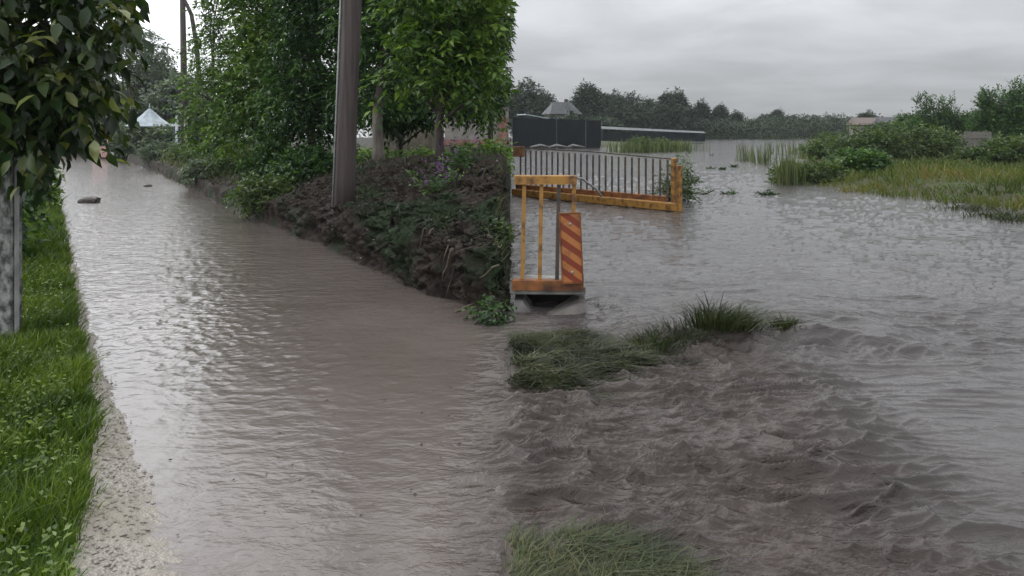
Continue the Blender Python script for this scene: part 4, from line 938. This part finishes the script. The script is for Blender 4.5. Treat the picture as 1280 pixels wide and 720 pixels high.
def island_plants():
    rng = np.random.default_rng(35)
    n = 60000; y = rng.uniform(12, 60, n)**1.0; y = 12+(rng.uniform(0, 1, n)**1.7)*50; x = shore_x(y)+rng.uniform(-.35, 1, n)**1.0*np.maximum(6, y*.7)
    k = (x/y < .80); x, y = x[k], y[k]; z = isle_h(x, y); k = z > -.09; x, y, z = x[k], y[k], z[k]; n = len(x)
    cl = fbm(x*.5, y*.5, 36, 3); h = np.clip(.22+.3*cl, .08, .6)*rng.uniform(.6, 1.4, n)
    lean = rng.normal(0, .5, (n, 3)); lean[:, 2] = 0; lean += np.array([-.25, -.15, 0])
    V, F = blades(rng, np.stack([x, y, z-.03], -1), h, .012+.0014*y*rng.uniform(.6, 1.2, n), lean, .5)
    dry = .45*np.exp(-(((x-13.2)/2.3)**2+((y-22.5)/2.6)**2))+.4*smooth(.1, .5, fbm(x*.45+4, y*.3, 38, 3))
    var = np.repeat(np.clip(.38+.28*fbm(x*.35, y*.35, 37, 3)+.55*dry+rng.normal(0, .12, n), 0, 1), 3)
    tag(mesh_np('island_grass', V, F, M['grass_olive'], var=var), 'rough olive and rusty grass on the low rise at right', 'grass', kind='stuff')
    # reeds
    def reed(label, px, py, Y, n, rad, h, mat='reed', group='reed clumps'):
        x = (px-640)/1000*Y; t = empty('reed_clump', (x, Y, -.05)); tag(t, label, 'reeds', group)
        bx = rng.normal(0, rad, n); by = rng.normal(0, rad*.7, n); lean = rng.normal(0, .22, (n, 3)); lean[:, 2] = 0
        V, F = blades(rng, np.stack([bx, by, 0*bx], -1), h*rng.uniform(.5, 1.15, n), np.full(n, .02+.0007*Y), lean, .35)
        mesh_np('reed_blades', V, F, M[mat], t, var=np.repeat(np.clip(rng.normal(.5, .2, n), 0, 1), 3))
        m = MB()
        for k in range(6): m.tube([(bx[k], by[k], 0), (bx[k]+.03, by[k], h*.9)], [.010, .006], 5)
        m.build('stem', M['reed'], t)
    for a in (('tall yellow green reeds at the tip of the grassy rise', 985, 0, 24, 170, .2, 1.05), ('reeds just behind the tip of the grassy rise', 1002, 0, 27, 110, .4, .8), ('sparse dark reeds standing in open water, leftmost of the row', 930, 0, 42, 26, .25, 1.1),
              ('sparse reeds in open water, middle of the row', 944, 0, 40, 26, .3, 1.0), ('sparse reeds in open water nearest the grassy rise', 958, 0, 38, 30, .3, 1.2),
              ('green reed bed in the water right of the dark fence', 795, 0, 56, 220, .9, 1.1), ('lower reed bed right of the first one, beyond the railing end', 832, 0, 58, 200, .9, 1.0), ('thin reeds past the right end of the reed bed', 852, 0, 60, 200, .7, 1.0),
              ('low reeds on the far side of the open water', 1010, 0, 52, 160, 1.4, 1.1)): reed(*a)
    # bushes on the rise
    for i, (px, Y, hw, hh, lab, mt) in enumerate((
            (1040, 40, 1.2, .75, 'low pale green bush at the left end of the bush row', 'leaf_bush'), (1085, 36, 1.5, .95, 'wide leafy bush in the left half of the bush row', 'leaf_bush'), (1130, 35, 1.5, 1.0, 'tallest leafy bush in the middle of the bush row', 'leaf_bush'),
            (1170, 36, 1.0, .9, 'leafy bush left of the grey plank panel', 'leaf_bush'), (1075, 27, .7, .4, 'low dark bush in front of the bush row', 'leaf_dark'), (1225, 31, .8, .26, 'bright weedy bush below the grey plank panel', 'leaf_bush'), (1262, 30, 1.0, .6, 'weedy bush right of the plank panel', 'leaf_bush'))):
        x = (px-640)/1000*Y
        bush('bush', lab, (x, Y, float(isle_h(x, Y))), [(0, 0, hh*.75, hw, .9, hh*.75), (-hw*.6, .1, hh*.55, hw*.6, .7, hh*.6), (hw*.6, .2, hh*.6, hw*.6, .7, hh*.6)], 420, 400+i, mt, (.16, .08), 7, .32, .15, group='bushes on the grassy rise')
    for i, (px, Y, hw, hh, lab) in enumerate(((800, 57, .9, .75, 'flooded green bush among the reeds right of the dark fence'), (825, 58, .7, .6, 'flooded lower bush just right of the first flooded bush'), (990, 25, .45, .45, 'leafy weed bush among the reeds at the tip of the grassy rise'), (1025, 25, .7, .42, 'low leafy weed bush behind the tip of the grassy rise'))):
        x = (px-640)/1000*Y; z = 0 if i < 2 else float(isle_h(x, Y))
        bush('bush', lab, (x, Y, z-.05), [(0, 0, hh*.7, hw, .6, hh*.7), (-hw*.5, .1, hh*.5, hw*.6, .5, hh*.5), (hw*.5, -.1, hh*.8, hw*.5, .5, hh*.6)], 220, 440+i, 'leaf_bush', (.14, .06), 7, .3, .1)
    # half drowned bush behind the far railing and drifted branches
    x, y, _ = gp(832, 247)
    bush('bush', 'dark half drowned bush behind the end of the far railing', (x, 18.4, -.05), [(0, 0, .3, .38, .35, .32), (.12, 0, .75, .16, .2, .3), (-.2, 0, .2, .25, .3, .2), (.2, 0, .35, .2, .3, .3)], 190, 420, 'leaf_bush', (.1, .03), 8, .25, .1)
    for i, (px, py, lab, sc) in enumerate(((874, 243, 'largest drifted leafy branch right of the far railing end', .42), (912, 243, 'thin drifted branch in open water past the largest one', .26), (960, 244, 'drifted twiggy branch near the tip of the grassy rise', .32), (889, 211, 'small dark drifted clump in mid water, left of two', .22), (903, 212, 'small dark drifted clump in mid water, right of two', .17), (918, 209, 'upright dark snag in the mid water', .2))):
        x, y, _ = gp(px, py); t = empty('drift_branch', (x, y, 0)); tag(t, lab, 'branch', 'branches drifting in the flood')
        m = MB(); pr = random.Random(i+50); up = .9 if i == 5 else .25
        for k in range(5):
            a = pr.uniform(-.5, .5)+(0 if k % 2 else math.pi); m.tube([(0, 0, 0), (sc*.5*math.cos(a), sc*.3*math.sin(a), sc*up*.5*pr.uniform(.4, 1)), (sc*math.cos(a), sc*.6*math.sin(a), sc*up*pr.uniform(0, 1.4))], [.02, .014, .005], 5)
        m.build('twigs', M['rot'], t)
        n = 26 if i != 1 else 10; P = rng.normal(0, .33, (n, 3))*sc*np.array([1, .6, .35]); P[:, 2] = np.abs(P[:, 2])*.9
        V, F, var = sprays(rng, P, rng.normal(0, 1, (n, 3))+np.array([0, 0, .4]), 6, sc*.3, .08, .035, .2); mesh_np('foliage', V, F, M['leaf_dark'], t, var=var)
    for i, (px, py, lab) in enumerate(((1250, 272, 'muddy weed clump in the shallows at the right edge, nearer the rise'), (1275, 276, 'muddy weed clump in the shallows cut by the right edge'), (1215, 263, 'drooping weed clump at the shoreline below the rusty grass'))):
        x, y, _ = gp(px, py); t = empty('weed', (x, y, -.04)); tag(t, lab, 'weed', 'weeds in the right shallows'); n = 260
        bx = rng.normal(0, .28, n); by = rng.normal(0, .25, n); lean = rng.normal(0, .6, (n, 3)); lean[:, 2] = 0
        V, F = blades(rng, np.stack([bx, by, 0*bx], -1), rng.uniform(.08, .32, n), rng.uniform(.015, .03, n), lean, .5, .8); mesh_np('foliage', V, F, M['grass_wet'], t, var=np.repeat(np.clip(rng.normal(.35, .2, n), 0, 1), 3))
island_plants()
def panel():
    Y = 37; x = (1222-640)/1000*Y; t = empty('plank_panel', (x, Y, float(isle_h(x, Y))), R(-8)); tag(t, 'leaning grey plank panel standing among the bushes at right', 'panel')
    m = MB()
    for k in range(9): m.box((-.52+.13*k, 0, .62), (.12, .03, 1.2+.03*math.sin(k*2.2)), ry=.03)
    m.build('boards', M['wood_grey'], t)
    m = MB(); m.box((0, -.035, .95), (1.25, .03, .09)); m.box((0, -.035, .3), (1.25, .03, .09)); m.build('batten', M['wood_grey'], t)
    m = MB(); m.box((-.75, .1, .55), (.2, .03, 1.15), ry=.22); m.build('loose_board', M['wood_grey'], t)
    t = empty('picket_fence', (x+1.3, Y+.6, float(isle_h(x+1.3, Y))), R(-4)); tag(t, 'dark broken picket fence right of the plank panel', 'fence')
    m = MB(); pr = random.Random(4)
    for k in range(14): m.box((k*.2, 0, .4), (.07, .025, .8*pr.uniform(.75, 1.1)), ry=pr.uniform(-.06, .06))
    m.build('pickets', M['rot'], t)
    for z in (.25, .62): m = MB(); m.box((1.3, .03, z), (2.8, .04, .06)); m.build('rail', M['rot'], t)
panel()
def right_trees():
    for i, (px, py, Y, hw, lab, spiky) in enumerate(((1178, 116, 50, 1.9, 'dark tree with upright shoots left of the tall right edge trees', 1), (1138, 142, 54, 1.8, 'low round dark tree left of the upright shooted one', 0), (1215, 140, 52, 1.5, 'low tree in the dip behind the plank panel', 0), (1252, 106, 46, 1.4, 'tall spiky tree second from the right edge', 1), (1285, 98, 45, 1.5, 'tall spiky tree cut by the right edge', 1), (1112, 153, 62, 1.6, 'small dark tree at the left end of the right tree group', 0), (1305, 118, 44, 1.5, 'tree just past the right edge of the grassy rise', 0))):
        x = (px-640)/1000*Y; z0 = float(isle_h(x, Y)); zt = wp(px, py, Y)[2]-z0; pr = random.Random(i+9)
        bl = [(0, 0, zt*.38, hw, hw*.8, zt*.3), (-hw*.6, .2, zt*.28, hw*.6, hw*.6, zt*.26), (hw*.6, -.1, zt*.3, hw*.6, hw*.6, zt*.26)]
        if spiky: bl += [(pr.uniform(-.8, .8)*hw, pr.uniform(-.4, .4), zt*pr.uniform(.6, .78), .2, .2, zt*pr.uniform(.18, .26)) for _ in range(9)]
        else: bl += [(pr.uniform(-.5, .5)*hw, 0, zt*.72, hw*.45, hw*.4, zt*.24) for _ in range(3)]
        make_tree('tree', lab, (x, Y, z0), bl, 950, 500+i, trunk_r=.10, leaf=(.15, .065), nl=8, twig=.34, droop=-.3 if spiky else .3, mat='leaf_dark', group='trees behind the grassy rise')
right_trees()

# ---------------------------------------------------------------- right: far shore
def far_buildings():
    Y = 70.0; x0, x1 = .1, (750-640)/1000*Y
    t = empty('sheet_fence', (x0, Y, 0), 0); tag(t, 'long dark sheet fence along the far water edge at left of the field', 'fence'); t.rotation_euler.z = R(-3)
    L = x1-x0; n = 6
    for k in range(n):
        a, b = L*k/n, L*(k+1)/n; m = MB(); zt = 2.62-.10*k/n*3
        m.box(((a+b)/2, 0, zt/2), (b-a-.06, .04, zt)); q = a+.1
        while q < b-.1: m.box((q, -.035, zt/2), (.04, .03, zt-.02)); q += .19
        m.build('sheet_panel', M['fence_dark'], t)
    for k in range(n+1): m = MB(); m.box((L*k/n, -.05, 1.3), (.08, .1, 2.62-.10*k/n*3)); m.build('post', M['roof_grey'] if k in (3, 5) else M['fence_dark'], t)
    for k in range(3): m = MB(); m.tube([(1.5+k*1.6, -.6, .05), (2.4+k*1.4, -.7, .22), (3.2+k*1.5, -.6, .06)], [.06, .12, .05], 6); o = m.build('silt_drift', M['concrete'], t)
    # grey roofed house among the trees
    Y = 105; x = (702-640)/1000*Y; t = empty('house', (x, Y, .2), R(14)); tag(t, 'house with grey hipped roof half hidden behind the dark fence', 'house')
    m = MB(); m.box((0, 0, 1.7), (3.6, 3.4, 3.4)); m.build('wall', M['wood_grey'], t)
    m = MB(); m.add([(-2.2, -2.1, 3.3), (2.2, -2.1, 3.3), (2.2, 2.1, 3.3), (-2.2, 2.1, 3.3), (-1.2, 0, 4.9), (1.2, 0, 4.9)], [(0, 1, 5, 4), (2, 3, 4, 5), (0, 4, 3), (1, 2, 5), (0, 3, 2, 1)]); rf = m.build('roof', M['roof_grey'], t)
    m = MB(); m.box((.7, .3, 4.9), (.4, .4, .8)); m.build('chimney', M['roof_grey'], rf)
    for q in (-.9, .9):
        m = MB(); m.box((q, -1.72, 2.3), (1.0, .06, 1.1)); f = m.build('window', M['white'], t); m = MB(); m.box((q, -1.755, 2.3), (.84, .02, .94)); m.build('pane', M['black'], f)
    Y = 95; x = (665-640)/1000*Y; t = empty('shed', (x, Y, .2), R(20)); tag(t, 'small shed with a bright roof edge behind the dark fence', 'shed')
    m = MB(); m.box((0, 0, 1.3), (2.6, 2.2, 2.6)); m.build('wall', M['fence_dark'], t); m = MB(); m.box((.1, -.1, 2.85), (3.0, 2.7, .1), ry=.16); m.build('roof', M['tin'], t)
    # long low wall/greenhouse line
    Y = 92; x0, x1 = (752-640)/1000*Y, (880-640)/1000*Y; t = empty('greenhouse', ((x0+x1)/2, Y, .15), R(2)); tag(t, 'long low pale roofed greenhouse right of the dark fence', 'greenhouse'); L = x1-x0
    m = MB(); m.box((0, 0, .5), (L, 1.6, 1.0)); m.build('wall', M['fence_dark'], t)
    m = MB(); m.add([(-L/2-.1, -1, 1.45), (L/2, -1, .95), (L/2, 1, .95), (-L/2-.1, 1, 1.45), (-L/2-.1, 0, 1.75), (L/2, 0, 1.15), ], [(0, 1, 5, 4), (2, 3, 4, 5), (0, 4, 3), (1, 2, 5), (0, 3, 2, 1)]); m.build('roof', M['greenhouse_roof'], t)
    for (px, Y, w, lab) in ((1100, 88, 5.5, 'far house with a long brownish roof above the bush row'), (1122, 84, 3.5, 'far low house right of the long brown roof')):
        x = (px-640)/1000*Y; t = empty('house', (x, Y, .3), R(-10)); tag(t, lab, 'house')
        m = MB(); m.box((0, 0, .95), (w, 4, 1.9)); m.build('wall', M['wood_grey'], t)
        m = MB(); m.add([(-w/2-.3, -2.3, 1.75), (w/2+.3, -2.3, 1.75), (w/2+.3, 2.3, 1.75), (-w/2-.3, 2.3, 1.75), (-w/2-.2, 0, 2.55), (w/2+.2, 0, 2.55)], [(0, 1, 5, 4), (2, 3, 4, 5), (0, 4, 3), (1, 2, 5), (0, 3, 2, 1)]); m.build('roof', M['brown_roof'] if w > 4 else M['roof_grey'], t)
        m = MB(); m.box((-.6, -2.03, 1.1), (.8, .05, .8)); m.build('window', M['black'], t)
    Y = 150; x = (1043-640)/1000*Y; t = empty('house', (x, Y, .2)); tag(t, 'tiny white far house in the gap of the treeline', 'house')
    m = MB(); m.box((0, 0, 1.2), (2.4, 3, 2.4)); m.build('wall', M['white'], t)
    m = MB(); m.add([(-1.4, -1.7, 2.4), (1.4, -1.7, 2.4), (1.4, 1.7, 2.4), (-1.4, 1.7, 2.4), (-1.4, 0, 3.2), (1.4, 0, 3.2)], [(0, 1, 5, 4), (2, 3, 4, 5), (0, 4, 3), (1, 2, 5), (0, 3, 2, 1)]); m.build('roof', M['roof_grey'], t)
far_buildings()
def treeline():
    protos = []
    for k in range(5):
        pr = random.Random(700+k); hw = (3.0, 2.4, 3.6, 2.0, 2.8)[k]; H = 8.0
        bl = [(0, 0, H*.45, hw, hw, H*.34), (0, 0, H*.74, hw*.55, hw*.55, H*.24)]+[(pr.uniform(-.7, .7)*hw, pr.uniform(-.5, .5)*hw, H*pr.uniform(.3, .75), hw*.5, hw*.5, H*.18) for _ in range(6)]
        protos.append((make_tree('tree', None, (0, 0, 0), bl, 1000, 710+k, trunk_r=.2, leaf=(.42, .2), nl=6, twig=.7, droop=.2, mat='leaf_far', cat='tree', shell=.6), hw))
    spec = [(658, 110, 120, 0, 'wide dark tree rising over the left end of the dark fence'), (678, 122, 135, 3, 'low rounded tree over the middle of the dark fence'), (733, 113, 118, 1, 'lighter tree with a feathery top right of the grey roofed house'), (752, 124, 130, 4, 'dark tree just right of the feathery topped one'), (768, 123, 134, 3, 'dark round tree over the left end of the greenhouse'),
            (788, 124, 128, 2, 'broad green tree over the middle of the greenhouse'), (812, 130, 134, 4, 'darkish tree left of the highest twin topped crown'), (834, 123, 128, 1, 'left half of the highest twin topped crown in the mid treeline'), (846, 121, 130, 3, 'right half of the highest twin topped crown in the mid treeline'), (862, 138, 132, 2, 'lower tree in the dip right of the twin crown'),
            (878, 132, 134, 3, 'upright round topped tree past the dip, first of two peaks'), (901, 136, 134, 1, 'upright tree forming the second peak past the dip'), (919, 143, 140, 3, 'small pointed tree right of the second peak'), (936, 153, 145, 2, 'lowest tree in the wide gap of the treeline'), (956, 146, 145, 4, 'dark tree left of the right hand peak'),
            (973, 141, 145, 1, 'highest tree of the right hand stretch of the treeline'), (996, 151, 150, 3, 'round tree right of the right hand peak'), (1012, 152, 150, 4, 'low broad tree between two round ones at right'), (1024, 149, 150, 3, 'small dark round tree, first of a close pair'), (1036, 149, 150, 1, 'small dark tree, second of a close pair before the white house'),
            (1062, 157, 150, 2, 'low tree right of the tiny white house'), (1075, 152, 130, 4, 'dark tree left of the pointed one above the bush row'), (1086, 144, 110, 3, 'dark pointed tree left of the brown roof')]
    used = set()
    for i, (px, py, Y, k, lab) in enumerate(spec):
        src, hw = protos[k]
        if k in used: o = copy_tree(src)
        else: o = src; used.add(k)
        zt = (wp(px, py, Y)[2]-.2)*1.10; sc = zt/7.6
        o.location = ((px-640)/1000*Y, Y, .2); wsc = max(sc, .62)
        o.scale = (wsc, wsc, sc); o.rotation_euler.z = i*1.7; tag(o, lab, 'tree', 'trees of the far treeline')
    # undergrowth that reads as one mass
    rng = np.random.default_rng(66); n = 11000; px = rng.uniform(642, 1110, n); Y = rng.uniform(122, 165, n); x = (px-640)/1000*Y; top = np.where(px < 860, 5.6, 3.0)+.9*gnoise(x*.12, Y*.1, 67)
    P = np.stack([x, Y, .2+rng.uniform(0, 1, n)*top], -1)
    q = 1500; px = rng.uniform(646, 775, q); Y = rng.uniform(97, 101, q); x = (px-640)/1000*Y; hh = 2.6+1.3*gnoise(x*.5, 0*x, 68)+.9*gnoise(x*1.3, 0*x, 69)
    P = np.concatenate([P, np.stack([x, Y, .2+rng.uniform(0, 1, q)*hh], -1)]); n += q
    V, F, var = sprays(rng, P, rng.normal(0, 1, (n, 3)), 7, .8, .42, .2, .2); tag(mesh_np('far_wood', V, F, M['leaf_far'], var=var), 'low dark undergrowth along the foot of the far treeline', 'wood', kind='stuff')
    n = 9000; px = rng.uniform(846, 1060, n); Y = rng.uniform(92, 150, n); x = (px-640)/1000*Y; k = far_shore_h(x, Y) > -.05; x, Y = x[k], Y[k]; n = len(x)
    lean = rng.normal(0, .4, (n, 3)); lean[:, 2] = 0; V, F = blades(rng, np.stack([x, Y, far_shore_h(x, Y)-.05], -1), rng.uniform(.3, .9, n), np.full(n, .2), lean); tag(mesh_np('far_grass', V, F, M['reed'], var=np.repeat(np.clip(rng.normal(.5, .2, n), 0, 1), 3)), 'strip of pale green grass along the far shore', 'grass', kind='stuff')
treeline()

# ---------------------------------------------------------------- damp air
HAZE = 0.0004
if HAZE:
    hz = MB(); hz.box((0, 230, 15), (1000, 640, 34)); o = hz.build('haze', bpy.data.materials.new('damp_air'))
    mt = o.data.materials[0]; mt.use_nodes = True; mt.node_tree.nodes.clear()
    ou = mt.node_tree.nodes.new('ShaderNodeOutputMaterial'); pv = mt.node_tree.nodes.new('ShaderNodeVolumePrincipled')
    pv.inputs['Color'].default_value = (.85, .9, .93, 1); pv.inputs['Density'].default_value = HAZE; pv.inputs['Anisotropy'].default_value = .3
    mt.node_tree.links.new(pv.outputs[0], ou.inputs['Volume']); tag(o, 'thin damp haze over the whole flooded place', kind='stuff')
